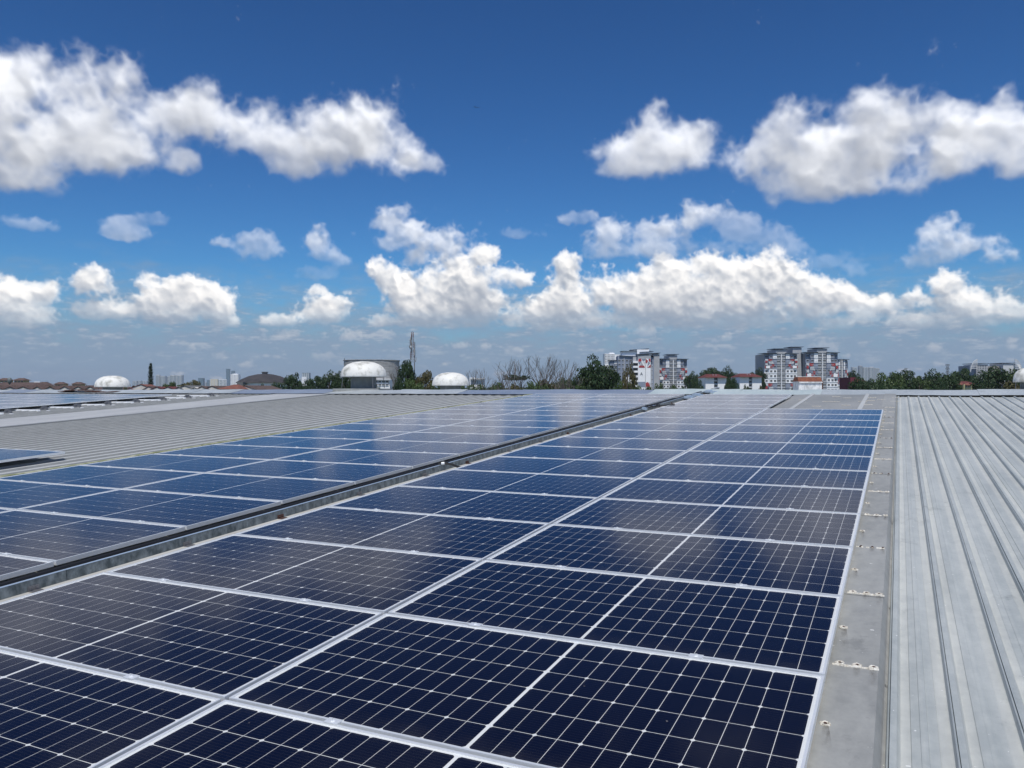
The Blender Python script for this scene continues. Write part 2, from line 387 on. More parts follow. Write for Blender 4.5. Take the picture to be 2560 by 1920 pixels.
m_black = mat('black_cable_sheath', (0.012, 0.012, 0.013), 0.5)
m_seal = mat('cracked_cream_sealant', (0.50, 0.46, 0.38), 0.8, 0, (0.74, 0.72, 0.66), scale=60, bump=0.5)
m_rust = mat('rusty_steel', (0.055, 0.032, 0.027), 0.85, 0.1, (0.12, 0.06, 0.045), scale=20)
m_steel = mat('dull_steel', (0.22, 0.22, 0.23), 0.45, 0.6)
m_white_rail = mat('white_coated_rail', (0.88, 0.89, 0.90), 0.4)
m_fibre = mat('weathered_white_fibreglass', (0.36, 0.36, 0.32), 0.6, 0, (0.72, 0.72, 0.68), scale=2.6, detail=9, contrast=(0.34, 0.52))
m_vent_neck = mat('grey_green_vent_neck', (0.12, 0.145, 0.15), 0.6, 0.1, (0.17, 0.195, 0.20), scale=4)

m_rib_strip = mat('darker_grey_rib_strip', (0.21, 0.22, 0.22), 0.9, 0, (0.26, 0.27, 0.27), scale=3)  # darker grey for the strips along each rib
def stain_material():
    m = bpy.data.materials.new('water_run_stain'); m.use_nodes = True; t = m.node_tree; b = t.nodes['Principled BSDF']
    b.inputs['Base Color'].default_value = (0.13, 0.115, 0.095, 1); b.inputs['Roughness'].default_value = 0.8
    tcn = t.nodes.new('ShaderNodeTexCoord'); s = t.nodes.new('ShaderNodeSeparateXYZ'); t.links.new(tcn.outputs['Generated'], s.inputs[0])
    def q(op, a, c):
        n = t.nodes.new('ShaderNodeMath'); n.operation = op
        for i, v in enumerate((a, c)):
            if isinstance(v, (int, float)): n.inputs[i].default_value = v
            else: t.links.new(v, n.inputs[i])
        return n.outputs[0]
    side = q('SUBTRACT', 1.0, q('MULTIPLY', q('ABSOLUTE', q('SUBTRACT', s.outputs[0], 0.5), 0), 2.0))
    a = q('MULTIPLY', q('MULTIPLY', side, s.outputs[1]), ramp(t, noise(t, roof_coords(t), 16.0, 5, (2, .6, 1)), .35, .7))
    t.links.new(q('MULTIPLY', a, 0.85), b.inputs['Alpha']); return m
m_stain = stain_material()
# solar cells: dark silicon with ten thin silver wires, in the coordinates of each cell
def cell_material():
    m = bpy.data.materials.new('monocrystalline_cell'); m.use_nodes = True; t = m.node_tree; b = t.nodes['Principled BSDF']
    uv = t.nodes.new('ShaderNodeUVMap'); s = t.nodes.new('ShaderNodeSeparateXYZ'); t.links.new(uv.outputs[0], s.inputs[0])
    def mm(op, a, b2=None, c2=None):
        n = t.nodes.new('ShaderNodeMath'); n.operation = op
        for i, v in enumerate((a, b2, c2)):
            if v is None: continue
            if isinstance(v, (int, float)): n.inputs[i].default_value = v
            else: t.links.new(v, n.inputs[i])
        return n.outputs[0]
    fr = mm('FRACT', mm('MULTIPLY', s.outputs[1], 10.0))
    dist = mm('ABSOLUTE', mm('SUBTRACT', fr, 0.5))                       # 0 on a wire
    edge = mm('ABSOLUTE', mm('SUBTRACT', s.outputs[0], 0.5))
    pad = mm('GREATER_THAN', edge, 0.40)
    width = mm('MULTIPLY_ADD', pad, 0.035, 0.028)
    wire = mm('LESS_THAN', dist, width)
    oi = t.nodes.new('ShaderNodeObjectInfo')
    tcn = t.nodes.new('ShaderNodeTexCoord')
    nz = noise(t, tcn.outputs['Object'], 3.0, 2)
    base = mix_rgb(t, nz, (0.0010, 0.0028, 0.0150), (0.0020, 0.0045, 0.0215))
    col = mix_rgb(t, mm('MULTIPLY', wire, 0.30), base, (0.13, 0.13, 0.145))
    t.links.new(col, b.inputs['Base Color']); b.inputs['Roughness'].default_value = 0.45
    b.inputs['Specular IOR Level'].default_value = 0.04
    return m
m_cell = cell_material()
def glass_material():
    m = bpy.data.materials.new('matt_solar_glass'); m.use_nodes = True; t = m.node_tree
    for n in list(t.nodes):
        if n.type != 'OUTPUT_MATERIAL': t.nodes.remove(n)
    out = [n for n in t.nodes if n.type == 'OUTPUT_MATERIAL'][0]
    tr = t.nodes.new('ShaderNodeBsdfTransparent'); gl = t.nodes.new('ShaderNodeBsdfGlossy'); gl.inputs['Roughness'].default_value = 0.11
    gl.inputs['Color'].default_value = (0.80, 0.82, 0.90, 1)
    fr = t.nodes.new('ShaderNodeFresnel'); fr.inputs['IOR'].default_value = 1.27
    tcn = t.nodes.new('ShaderNodeTexCoord')
    g = t.nodes.new('ShaderNodeNewGeometry')
    dust = noise(t, g.outputs['Position'], 2.2, 6)
    df = t.nodes.new('ShaderNodeBsdfDiffuse'); df.inputs['Color'].default_value = (0.30, 0.28, 0.26, 1)
    sx = t.nodes.new('ShaderNodeSeparateXYZ'); t.links.new(tcn.outputs['Object'], sx.inputs[0])
    low = t.nodes.new('ShaderNodeMapRange'); low.inputs[1].default_value = -0.46; low.inputs[2].default_value = -0.575; t.links.new(sx.outputs[1], low.inputs[0])   # dust washed down to the lower edge
    lw = t.nodes.new('ShaderNodeMath'); lw.operation = 'MULTIPLY'; t.links.new(low.outputs[0], lw.inputs[0]); t.links.new(ramp_to(t, noise(t, g.outputs['Position'], 7.0, 5, (1, 1, 1)), -0.05, 0.10), lw.inputs[1])
    du = t.nodes.new('ShaderNodeMath'); du.operation = 'ADD'; t.links.new(lw.outputs[0], du.inputs[0]); t.links.new(ramp_to(t, dust, 0.0, 0.005), du.inputs[1])
    sp_ = t.nodes.new('ShaderNodeMath'); sp_.operation = 'MULTIPLY'; sp_.inputs[1].default_value = 0.5; t.links.new(ramp(t, noise(t, g.outputs['Position'], 21.0, 2), 0.775, 0.79), sp_.inputs[0])
    d2 = t.nodes.new('ShaderNodeMath'); d2.operation = 'ADD'; t.links.new(du.outputs[0], d2.inputs[0]); t.links.new(sp_.outputs[0], d2.inputs[1])
    mx0 = t.nodes.new('ShaderNodeMixShader'); t.links.new(d2.outputs[0], mx0.inputs[0])
    t.links.new(tr.outputs[0], mx0.inputs[1]); t.links.new(df.outputs[0], mx0.inputs[2])
    mx = t.nodes.new('ShaderNodeMixShader'); ar = t.nodes.new('ShaderNodeMapRange'); ar.inputs[1].default_value = 0.022; ar.inputs[2].default_value = 1.0; t.links.new(fr.outputs[0], ar.inputs[0]); t.links.new(ar.outputs[0], mx.inputs[0])   # anti-reflection coating
    t.links.new(mx0.outputs[0], mx.inputs[1]); t.links.new(gl.outputs[0], mx.inputs[2]); t.links.new(mx.outputs[0], out.inputs[0])
    return m
m_glass = glass_material()

# ------------------------------------------------------------------ ground
g = MB()
for i in range(13):
    for j in range(9):
        x0 = -6500 + i * 1000; y0 = -1000 + j * 1000
        g.face([(x0, y0, 0), (x0 + 1000, y0, 0), (x0 + 1000, y0 + 1000, 0), (x0, y0 + 1000, 0)])
m_ground = mat('grass_and_earth', (0.05, 0.075, 0.025), 0.95, 0, (0.12, 0.12, 0.075), scale=0.02, detail=8)
props(g.obj('ground', m_ground), kind='structure')

# ------------------------------------------------------------------ the warehouse we stand on
W0 = -0.14                       # level of the roof pans below the glass plane of the arrays
V0, V1 = -22.0, 6.75             # eaves side (behind the camera) and ridge
wh = empty('warehouse', mw=ROOF, label='long low warehouse with a grey ribbed metal roof carrying the solar arrays', cat='warehouse')
PITCHU = 0.24
def sheet_mesh(name, ribs, m, v0, v1, flutes=True, dark_strips=False):
    amp = 0.0004 if dark_strips else 0.0025; PITCHU = 0.72 / ribs
    s = MB(); prof = []
    for k in range(ribs):
        x = k * PITCHU
        if not flutes: prof += [(x, 0), (x + 0.006, 0.026), (x + 0.040, 0.026), (x + 0.054, 0.0)]; continue
        # lapped rib: steep face, open joint, broad top, long slope; then a pan with a raised middle
        prof += [(x - 0.004, 0), (x + 0.003, 0.024), (x + 0.0095, 0.026), (x + 0.0100, 0.012), (x + 0.0125, 0.012), (x + 0.0130, 0.028), (x + 0.038, 0.028), (x + 0.052, 0.0),
                 (x + 0.088, 0), (x + 0.0905, 0.0035), (x + 0.122, 0.0035), (x + 0.1245, 0.0060), (x + 0.150, 0.0060), (x + 0.1525, 0.0035), (x + 0.188, 0.0035), (x + 0.1905, 0)]
    prof.append((ribs * PITCHU - (0.0041 if flutes else 0), 0))
    # the sheets are not dead straight: small waves along their length
    stn = np.linspace(v0, v1, 10)
    for a, b in zip(stn[:-1], stn[1:]):
        ja = [amp * math.sin(a * 1.7 + i * 0.9) for i in range(len(prof))]; jb = [amp * math.sin(b * 1.7 + i * 0.9) for i in range(len(prof))]
        s.ring([(x, a, z + ja[i]) for i, (x, z) in enumerate(prof)], [(x, b, z + jb[i]) for i, (x, z) in enumerate(prof)], close=False)
    if dark_strips:                                                   # darker strips over the right face and foot of each rib
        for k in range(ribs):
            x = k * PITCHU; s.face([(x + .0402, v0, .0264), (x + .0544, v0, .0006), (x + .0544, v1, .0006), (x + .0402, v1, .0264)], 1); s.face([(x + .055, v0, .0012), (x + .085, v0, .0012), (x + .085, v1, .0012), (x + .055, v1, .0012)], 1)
        return s.mesh(name, [m, m_rib_strip])
    return s.mesh(name, m)
sm_right = sheet_mesh('roof_sheet', 3, m_roof, V0, V1 - 0.25)
sm_left = sheet_mesh('roof_sheet', 2, m_roofL, V0, V1 - 0.25, flutes=False, dark_strips=True)
for k in range(-2, 14):
    if k < -1: continue
    link('roof_sheet', sm_right, wh, (0.245 + 0.72 * k, 0, W0))
for k in range(1, 70):
    u = 0.245 - 0.72 - 0.72 * k
    if -21.3 < u < -19.5: continue
    link('roof_sheet', sm_left, wh, (u, 0, W0))
# smooth pale strip on the left part of the roof
for k in range(6):
    s = MB(); a, b = V0 + k * 4.76, V0 + (k + 1) * 4.76
    s.box(-21.2, -18.72, a, b - 0.004, W0 + 0.012 + 0.004 * (k % 2), W0 + 0.034 + 0.004 * (k % 2))
    s.obj('smooth_sheet', m_pale, wh)
# flashing beside the right-hand array: lapped pieces with a folded edge
laps = [-20.0 + 1.178 * k for k in range(19)]
laps = [v + (-13.95 + 20.0 - 1.178 * 5) for v in laps]
prev = V0
for i, v in enumerate(laps + [V1 - 0.5]):
    s = MB(); e = 0.0022 * (i % 2); rnd = random.Random(i)
    n = 6; top = -0.070 + e
    for q in range(n):
        a = prev + (v + 0.03 - prev) * q / n; b = prev + (v + 0.03 - prev) * (q + 1) / n
        wa = 0.002 * math.sin(a * 5.1); wb = 0.002 * math.sin(b * 5.1)
        pr = lambda y, w: [(-0.06, y, top), (0.10, y, top + w), (0.206, y, top), (0.232, y, W0 + 0.012), (0.243, y, W0 + 0.004)]
        s.ring(pr(a, wa), pr(b, wb), close=False)
    s.obj('flashing_sheet', m_flash, wh)
    prev = v
# wide smooth sheets between the short array and the ridge
for (ua, ub, e) in ((-2.36, -1.86, 0.0), (-1.86, -0.46, 0.006), (-0.46, -0.06, 0.010)):
    for (va, vb) in ((-0.9, 2.4), (2.4, V1 - 0.6)):
        s = MB(); s.box(ua, ub, va, vb, W0 + 0.02, -0.088 + e + (0.004 if va < 0 else 0)); s.obj('smooth_sheet', m_flat, wh)
for u_ in (-1.87, -0.475):
    s = MB(); s.box(u_ - 0.05, u_ + 0.04, -0.8, V1 - 0.62, -0.095, -0.066); s.obj('lap_strip', m_roofL, wh)
# cream and grey walking strip and the mossy joint
s = MB(); s.ring([(-4.93, V0, -0.075), (-4.77, V0, -0.075), (-4.755, V0, -0.086), (-4.735, V0, -0.086), (-4.72, V0, -0.075), (-4.40, V0, -0.075)],
                 [(-4.93, V1 - .4, -0.075), (-4.77, V1 - .4, -0.075), (-4.755, V1 - .4, -0.086), (-4.735, V1 - .4, -0.086), (-4.72, V1 - .4, -0.075), (-4.40, V1 - .4, -0.075)], close=False)
s.obj('joint_flashing', m_beige, wh)
rnd = random.Random(5)
s = MB(); n = 60
for a_, b_, h in ((-10.56, -10.44, 0.052), (-10.36, -10.27, 0.046)):
    for q in range(n):
        ya = V0 + (V1 - .3 - V0) * q / n; yb = V0 + (V1 - .3 - V0) * (q + 1) / n
        s.box(a_, b_, ya, yb + 0.001 * (q % 2), W0, W0 + h + rnd.uniform(-.004, .004))
s.box(-10.62, -10.20, V0, V1 - .3, W0 + 0.002, W0 + 0.036)
s.obj('gutter_joint', m_moss, wh)
lump = MB()
for k in range(26):
    v = rnd.uniform(-13, 5.5); u = rnd.uniform(-10.5, -10.3); r = rnd.uniform(.02, .05)
    lump.lathe([(r, 0.03 + W0), (r * .8, .05 + W0), (r * .3, .065 + W0), (0.001, .067 + W0)], 7, cx=u, cy=v)
props(lump.obj('moss_clumps', mat('dark_moss', (0.05, 0.06, 0.02), 0.95), wh), kind='stuff')

# ridge capping
caps = []
u = 12.0; rnd = random.Random(12); i = 0
while u > -52:
    L_ = rnd.uniform(1.9, 3.1)
    mt = m_ridge
    if u < -5.3: mt = m_ridge_sky if u > -13 else (m_ridge_sky if rnd.random() < .35 else m_ridge_g)
    if u > -0.9: mt = m_ridge_g
    if -3.6 < u < -2.6: mt = m_ridge_g
    s = MB(); e = 0.004 * (i % 2) + rnd.uniform(0, .012); t0 = rnd.uniform(-.012, .012)
    nn = 7; A = []; B = []; Cc = []; D_ = []
    for q in range(nn + 1):
        x = u - L_ * q / nn - (0.03 if q == nn else 0)
        dz = 0.008 * math.sin(x * 3.1) + rnd.uniform(-.003, .003)
        A.append((x, V1 - 0.86 + 0.03 * math.sin(x * 2.3), -0.096 + e + rnd.uniform(-.004, .006))); B.append((x, V1 - 0.30, -0.040 + e + dz))
        Cc.append((x, V1 + 0.02, 0.0 + e + dz + t0)); D_.append((x, V1 + 0.75, -0.135 + e))
    s.ring(A, B, close=False); s.ring(B, Cc, close=False); s.ring(Cc, D_, close=False)
    s.obj('ridge_cap', mt, wh); u -= L_; i += 1
# far slope and walls
s = MB(); s.face([(-52, V1, W0), (12, V1, W0), (12, V1 + 26, W0 - 3.1), (-52, V1 + 26, W0 - 3.1)])
s.obj('far_slope', m_roofL, wh)
wz = -EYE - 0.2
s = MB(); s.box(-52, 12.0, V0 + 0.4, V1 + 25, wz - 2, W0 - 3.6); s.obj('wall', mat('cream_wall_paint', (0.55, 0.53, 0.48), 0.8), wh)
s = MB(); s.face([(12, V0, W0), (12, V1, W0), (12, V1 + 25, W0 - 3.0), (12, V0, W0 - 3.7)]); s.face([(12, V0, W0 - 3.7), (12, V1 + 25, W0 - 3), (12, V1 + 25, W0 - 3.7)]); s.face([(-52, V0, W0 - .01), (12, V0, W0 - .01), (12, V0, W0 - 3.7), (-52, V0, W0 - 3.7)])
s.obj('gable_wall', bpy.data.materials['cream_wall_paint'], wh)

# sealant and screws on the flashing
def screw_mesh():
    s = MB(); s.lathe([(0.013, 0), (0.013, 0.002), (0.007, 0.003)], 10); s.lathe([(0.0065, 0.002), (0.0065, 0.009), (0.0001, 0.0095)], 6); return s.mesh('screw', m_rust)
scm = screw_mesh()
def seal_ring(s, cx, cy, r, rnd):
    k = 12; th = 0.006
    for i in range(k):
        t0 = 2 * math.pi * i / k; t1 = 2 * math.pi * (i + 1) / k
        r0 = r * rnd.uniform(.8, 1.15); 
        s.tube((cx + r0 * math.cos(t0), cy + r0 * math.sin(t0) * .8, -0.066), (cx + r * math.cos(t1), cy + r * math.sin(t1) * .8, -0.066), th * rnd.uniform(.7, 1.4), th, 5)
for i, v in enumerate(laps):
    rnd = random.Random(300 + i)
    s = MB(); near = v < -6
    x = 0.008
    while x < 0.198:
        x2 = x + rnd.uniform(.010, .022)
        if rnd.random() < (0.9 if i % 3 != 1 else 0.45):
            s.tube((x, v + .03 + rnd.uniform(-.004, .004), -0.068), (x2, v + .03 + rnd.uniform(-.004, .004), -0.068), rnd.uniform(.004, .010), rnd.uniform(.004, .009), 5)
        x = x2
    for cx in (0.040, 0.115, 0.185):
        if i % 3 != 1: seal_ring(s, cx, v + .048, .017, rnd)
        link('screw', scm, wh, (cx, v + 0.048, -0.069))
    seal_ring(s, 0.028, v - 0.62, .017, rnd); link('screw', scm, wh, (0.028, v - .62, -0.069))
    props(s.obj('sealant_bead', m_seal, wh), kind='stuff')
    if v < 0:
        b2 = MB(); L_ = rnd.uniform(.16, .30); w2 = rnd.uniform(.018, .03); dx = rnd.uniform(.01, .05)
        b2.face([(0.028 - w2 + dx, v - .63 - L_, -.0655), (0.028 + w2 + dx, v - .63 - L_, -.0655), (0.028 + w2 * .6, v - .63, -.0655), (0.028 - w2 * .6, v - .63, -.0655)]); b2.obj('stain', m_stain, wh)
        for cx in (.115, .185):
            b2 = MB(); L_ = rnd.uniform(.08, .22); b2.face([(cx - w2, v + .02 - L_, -.0655), (cx + w2, v + .02 - L_, -.0655), (cx + w2 * .7, v + .02, -.0655), (cx - w2 * .7, v + .02, -.0655)]); b2.obj('stain', m_stain, wh)
for (u_, v_) in ((-0.43, 4.6), (-0.43, 3.5), (-0.45, 2.2), (-0.2, 3.9), (-1.2, 3.1), (-1.0, 4.4), (-0.9, 2.0), (-2.0, 3.6), (-1.5, 1.6), (-1.4, 3.1), (0.1, 3.3), (0.12, 4.7), (-0.6, 3.2), (-1.3, 4.9)):
    s = MB(); rnd = random.Random(int(u_ * 100 + v_ * 10)); 
    for q in range(5): s.tube((u_ + q * .04, v_ + rnd.uniform(-.01, .01), -.07), (u_ + q * .04 + .03, v_ + rnd.uniform(-.01, .01), -.07), .010, .007, 5)
    props(s.obj('sealant_bead', m_seal, wh), kind='stuff')

# white battens with brackets in front of the far array
for k in range(9):
    v = -4.3 + 1.12 * k
    s = MB(); s.box(-25.05, -23.40, v, v + 0.07, W0 + 0.002, W0 + 0.052); b_ = s.obj('white_batten', m_white_rail, wh)
    s = MB(); s.box(-23.75, -23.45, v + .30, v + .36, W0 + 0.002, W0 + 0.09); s.box(-23.66, -23.56, v + .27, v + .39, W0 + .09, W0 + 0.13); s.obj('bracket', m_steel, wh)
    s = MB(); s.box(-22.95, -22.83, v - .05, v + .0, W0 + .032, W0 + .045); s.obj('sealant_bead', m_white_rail, wh)
# bent loose flashing with a rusty edge at the left end of the ridge
s = MB()
for q in range(8):
    x = -34 + q * .45; s.box(x, x + .46, V1 - .75, V1 - .25, -0.03 + .05 * math.sin(q * .8), .0 + .05 * math.sin(q * .8))
s.obj('bent_sheet', m_rust, wh)

# ------------------------------------------------------------------ solar panels
PL, PW = 2.279, 1.1667            # 1.1867 m row spacing with a 20 mm gap
ROW = 1.186743
LIP, FH = 0.011, 0.035
def frame_mesh():
    s = MB(); a, b = PL / 2, PW / 2
    def ringbox(x0, x1, y0, y1): s.box(x0, x1, y0, y1, -FH, 0)
    for sg in (-1, 1):
        s.box(*(sorted((sg * a, sg * (a - LIP)))), -b, b, -FH, 0)
        s.box(-a + LIP, a - LIP, *(sorted((sg * b, sg * (b - LIP)))), -FH, 0)
        s.box(*(sorted((sg * (a - .002), sg * (a - 0.030)))), -b + .002, b - .002, -FH, -FH + .0018)
    return s.mesh('frame', m_alu)
fm = frame_mesh()
s = MB(); s.face([(-PL / 2 + LIP, -PW / 2 + LIP, -.0060), (PL / 2 - LIP, -PW / 2 + LIP, -.0060), (PL / 2 - LIP, PW / 2 - LIP, -.0060), (-PL / 2 + LIP, PW / 2 - LIP, -.0060)])
s.face([(-PL / 2 + LIP, PW / 2 - LIP, -.009), (PL / 2 - LIP, PW / 2 - LIP, -.009), (PL / 2 - LIP, -PW / 2 + LIP, -.009), (-PL / 2 + LIP, -PW / 2 + LIP, -.009)])
bm_ = s.mesh('backsheet', m_back)
s = MB(); s.face([(-PL / 2 + LIP + .002, -PW / 2 + LIP + .002, -.0025), (PL / 2 - LIP - .002, -PW / 2 + LIP + .002, -.0025), (PL / 2 - LIP - .002, PW / 2 - LIP - .002, -.0025), (-PL / 2 + LIP + .002, PW / 2 - LIP - .002, -.0025)])
gm_ = s.mesh('glass_pane', m_glass)
MARX, MARY, MID = 0.024, 0.020, 0.014
CW = (PL - 2 * MARX - MID) / 24; CH = (PW - 2 * MARY) / 6
GAP = 0.0025; CH_ = 0.009
def cell_pts(x0, x1, y0, y1, cut):
    c = CH_
    # half cells: the two corners on one side are chamfered
    if cut == 0: return [(x0 + c, y0), (x1, y0), (x1, y1), (x0 + c, y1), (x0, y1 - c), (x0, y0 + c)]
    return [(x0, y0), (x1 - c, y0), (x1, y0 + c), (x1, y1 - c), (x1 - c, y1), (x0, y1)]
def uv_mesh(name, polys, boxes, m):
    me = bpy.data.meshes.new(name); v = []; f = []
    for p in polys: n = len(v); v += [(x, y, z) for x, y, z in p]; f.append(tuple(range(n, n + len(p))))
    me.from_pydata(v, [], f); me.materials.append(m); l = me.uv_layers.new(name='UVMap'); k = 0
    for p, (x0, x1, y0, y1) in zip(polys, boxes):
        for (x, y, z) in p: l.data[k].uv = ((x - x0) / (x1 - x0), (y - y0) / (y1 - y0)); k += 1
    me.update(); return me
def cell_origin(i, j):
    x = -PL / 2 + MARX + i * CW + (MID if i >= 12 else 0); y = -PW / 2 + MARY + j * CH
    return x, y
polys = []; boxes = []
for i in range(24):
    for j in range(6):
        x, y = cell_origin(i, j); x0, x1, y0, y1 = x + GAP / 2, x + CW - GAP / 2, y + GAP * .72, y + CH - GAP * .72
        polys.append([(a, b, -.0056) for a, b in cell_pts(x0, x1, y0, y1, i % 2)]); boxes.append((x0, x1, y0, y1))
cells_all = uv_mesh('cells', polys, boxes, m_cell)
one = []
for cut in (0, 1):
    x0, x1, y0, y1 = GAP / 2, CW - GAP / 2, GAP * .72, CH - GAP * .72
    one.append(uv_mesh('solar_cell', [[(a, b, 0) for a, b in cell_pts(x0, x1, y0, y1, cut)]], [(x0, x1, y0, y1)], m_cell))
prnd = random.Random(77)
def panel(uc, vc, w, label, group, single, col_tilt=0.0):
    t = R(0.10)
    mw = on_roof(uc, vc, w) @ Matrix.Rotation(prnd.uniform(-t, t), 4, 'X') @ Matrix.Rotation(prnd.uniform(-t, t) * .6, 4, 'Y')
    r = empty('solar_panel', mw=mw, label=label, cat='solar panel', group=group)
    link('frame', fm, r); link('backsheet', bm_, r)
    if single:
        for i in range(24):
            for j in range(6):
                x, y = cell_origin(i, j); link('solar_cell', one[i % 2], r, (x, y, -.0056))
    else:
        props(link('cells', cells_all, r), kind='stuff')
    link('glass_pane', gm_, r)
    return r
ORD = ['nearest', 'second nearest', 'third nearest', 'fourth nearest', 'fifth nearest', 'sixth nearest', 'seventh nearest', 'eighth nearest', 'ninth nearest', 'tenth nearest', 'eleventh nearest', 'twelfth nearest', 'thirteenth nearest', 'fourteenth nearest', 'fifteenth nearest', 'sixteenth nearest', 'seventeenth nearest', 'eighteenth nearest', 'nineteenth nearest', 'twentieth nearest']
def column(uc, r0, r1, dv, lab, grp, nsingle):
    n = r1 - r0
    for k in range(r0, r1):
        q = r1 - 1 - k                                        # 0 is nearest the camera
        panel(uc, -(k + .5) * ROW + dv, 0, '%s %s' % (ORD[q] if q < 20 else 'far', lab), grp, k in nsingle)
column(-PL / 2, 0, 15, 0, 'solar panel in the right-hand column beside the grey flashing', 'panels of the right column', (9, 10, 11, 12, 13))
column(-PL * 1.5 - .024, -4, 15, 0, 'solar panel in the middle column just right of the cable tray', 'panels of the middle column', (10, 11, 12, 13, 14))
column(-5.20 - PL / 2, -4, 16, .07, 'solar panel in the column just left of the black cable gap', 'panels of the left array inner column', (12, 13, 14))
column(-5.22 - PL * 1.5, -4, 16, .07, 'solar panel in the outer left column beside the mossy joint', 'panels of the left array outer column', ())
# a separate array whose corner enters the picture at the left edge, and the far array
panel(-11.50 - PL / 2, -9.62 - PW / 2, 0, 'solar panel with its corner alone on the ribbed roof at the left picture edge', None, False)
for k in range(1, 3): panel(-11.50 - PL / 2, -9.62 - PW / 2 - ROW * k, 0, '%s solar panel below the lone corner panel at the left picture edge' % ('first' if k == 1 else 'second'), None, False)
for c in range(5):
    for k in range(8):
        panel(-24.45 - PL * (c + .5) - .02 * c, 3.9 - ROW * (k + .5), 0, 'far left array panel, %s column from its black edge, %s row from the ridge' % (['first', 'second', 'third', 'fourth', 'fifth'][c], ['first', 'second', 'third', 'fourth', 'fifth', 'sixth', 'seventh', 'eighth'][k]), 'panels of the far left array', False)

# mounting rails with their clamps
def clamp_mesh():
    s = MB(); s.box(-.032, .032, -.020, .020, 0.0005, .005); s.box(-.032, -.026, -.009, .009, -.03, .0005); s.box(.026, .032, -.009, .009, -.03, .0005)
    s.lathe([(.0085, .005), (.0085, .012), (.005, .012), (.005, .007)], 6)
    return s.mesh('module_clamp', m_alu)
cmsh = clamp_mesh()
def rail(u, v0, v1, rows, dv, lab, grp):
    s = MB(); s.box(-.02, .02, v0, v1, -FH - .036, -FH - .001); s.box(-.006, .006, v0, v1, -FH - .0009, -FH - .0001)
    v = v0 + .3
    while v < v1:
        s.box(-.02, .02, v, v + .05, W0 + .002, -FH - .036); v += 1.2
    r = empty('mounting_rail', mw=on_roof(u, 0, 0), label=lab, cat='rail', group=grp)
    s.obj('rail', m_alu, r)
    for k in rows: link('module_clamp', cmsh, r, (0, -k * ROW + dv, 0))
for (uc, r0, r1, dv, nm) in ((-PL / 2, 0, 15, 0, 'right column'), (-PL * 1.5 - .024, -4, 15, 0, 'middle column'), (-5.20 - PL / 2, -4, 16, .07, 'inner left column'), (-5.22 - PL * 1.5, -4, 16, .07, 'outer left column')):
    for sg, sd_ in ((-1, 'left'), (1, 'right')):
        rail(uc + sg * PL * .255, -r1 * ROW + dv, -r0 * ROW + dv - .02, range(r0 + 1, r1), dv, 'aluminium rail with clamps under the %s half of the %s of panels' % (sd_, nm), 'rails under the arrays')
for c in range(5):
    for sg, sd_ in ((-1, 'left'), (1, 'right')):
        rail(-24.45 - PL * (c + .5) - .02 * c + sg * .58, 3.9 - ROW * 8, 3.9, (), 0, 'aluminium rail under the %s half of far left array column %s' % (sd_, ['one', 'two', 'three', 'four', 'five'][c]), 'rails under the far left array')
for sg, sd_ in ((-1, 'left'), (1, 'right')):
    rail(-11.50 - PL / 2 + sg * .58, -9.62 - 3 * ROW, -9.64, (), 0, 'aluminium rail under the %s half of the panels at the left picture edge' % sd_, None)

# ------------------------------------------------------------------ cable tray
T0, T1 = -21.5, 8.15
tr = empty('cable_tray', mw=ROOF, label='galvanised steel cable tray running up the roof beside the black gap', cat='cable tray')
v = T0; k = 0
while v < T1:
    v2 = min(v + 2.4, T1); s = MB()
    s.box(-4.893, -4.890, v, v2 - .004, -.073, .0); s.obj('side_plate', m_galv, tr)
    s = MB(); s.box(-4.915, -4.889, v, v2 - .004, .0005, .003); s.obj('top_lip', m_galv_sky, tr)
    s = MB(); s.box(-5.085, -4.894, v, v2 - .004, -.075, -.072); s.obj('tray_floor', m_steel, tr)
    s = MB(); s.box(-5.088, -5.085, v, v2 - .004, -.073, -.028); s.obj('side_plate', m_galv, tr)
    v = v2; k += 1
rnd = random.Random(8)
for k in range(20):                                         # splice plates and bolted brackets on the visible side
    v = -16.9 + 1.19 * k + rnd.uniform(-.08, .08)
    s = MB(); s.box(-4.8895, -4.882, v, v + .075, -.072, -.040); s.box(-4.882, -4.876, v + .01, v + .025, -.062, -.050); s.box(-4.882, -4.876, v + .05, v + .065, -.062, -.050)
    s.box(-4.882, -4.84, v, v + .075, -.0745, -.070); s.obj('bracket', m_rust if k % 3 == 1 else m_steel, tr)
# cables lying in the dark gap
s = MB()
for (cu, r, cw_) in ((-4.955, .030, -.040), (-5.02, .028, -.043), (-4.99, .020, -.012)):
    pts = [(cu + .010 * math.sin(q * .9 + cu * 50), T0 + (6.0 - T0) * q / 60, cw_ + .003 * math.sin(q * 1.3)) for q in range(61)]
    for a, b in zip(pts[:-1], pts[1:]): s.tube(a, b, r, r, 8, cap=False)
props(s.obj('power_cables', m_black, mw=ROOF), 'thick black power cables lying in the dark gap of the cable tray', 'cable')
def hose(name, pts, r, lab):
    s = MB()
    for a, b in zip(pts[:-1], pts[1:]): s.tube(a, b, r, r, 8)
    return props(s.obj(name, m_black, mw=ROOF), lab, 'conduit')
hose('conduit', [(-4.93, -9.25, -.005), (-4.90, -9.23, .018), (-4.84, -9.20, .020), (-4.78, -9.16, .0), (-4.73, -9.12, -.03), (-4.66, -9.07, -.06), (-4.54, -9.0, -.062)], .014, 'short black conduit bending out of the galvanised tray under the middle panels')
s = MB(); s.tube((-4.895, -9.23, .018), (-4.86, -9.212, .021), (.017), .017, 10); props(s.obj('conduit_collar', m_alu, mw=ROOF), 'bright collar on the short black conduit at the tray edge', 'collar')
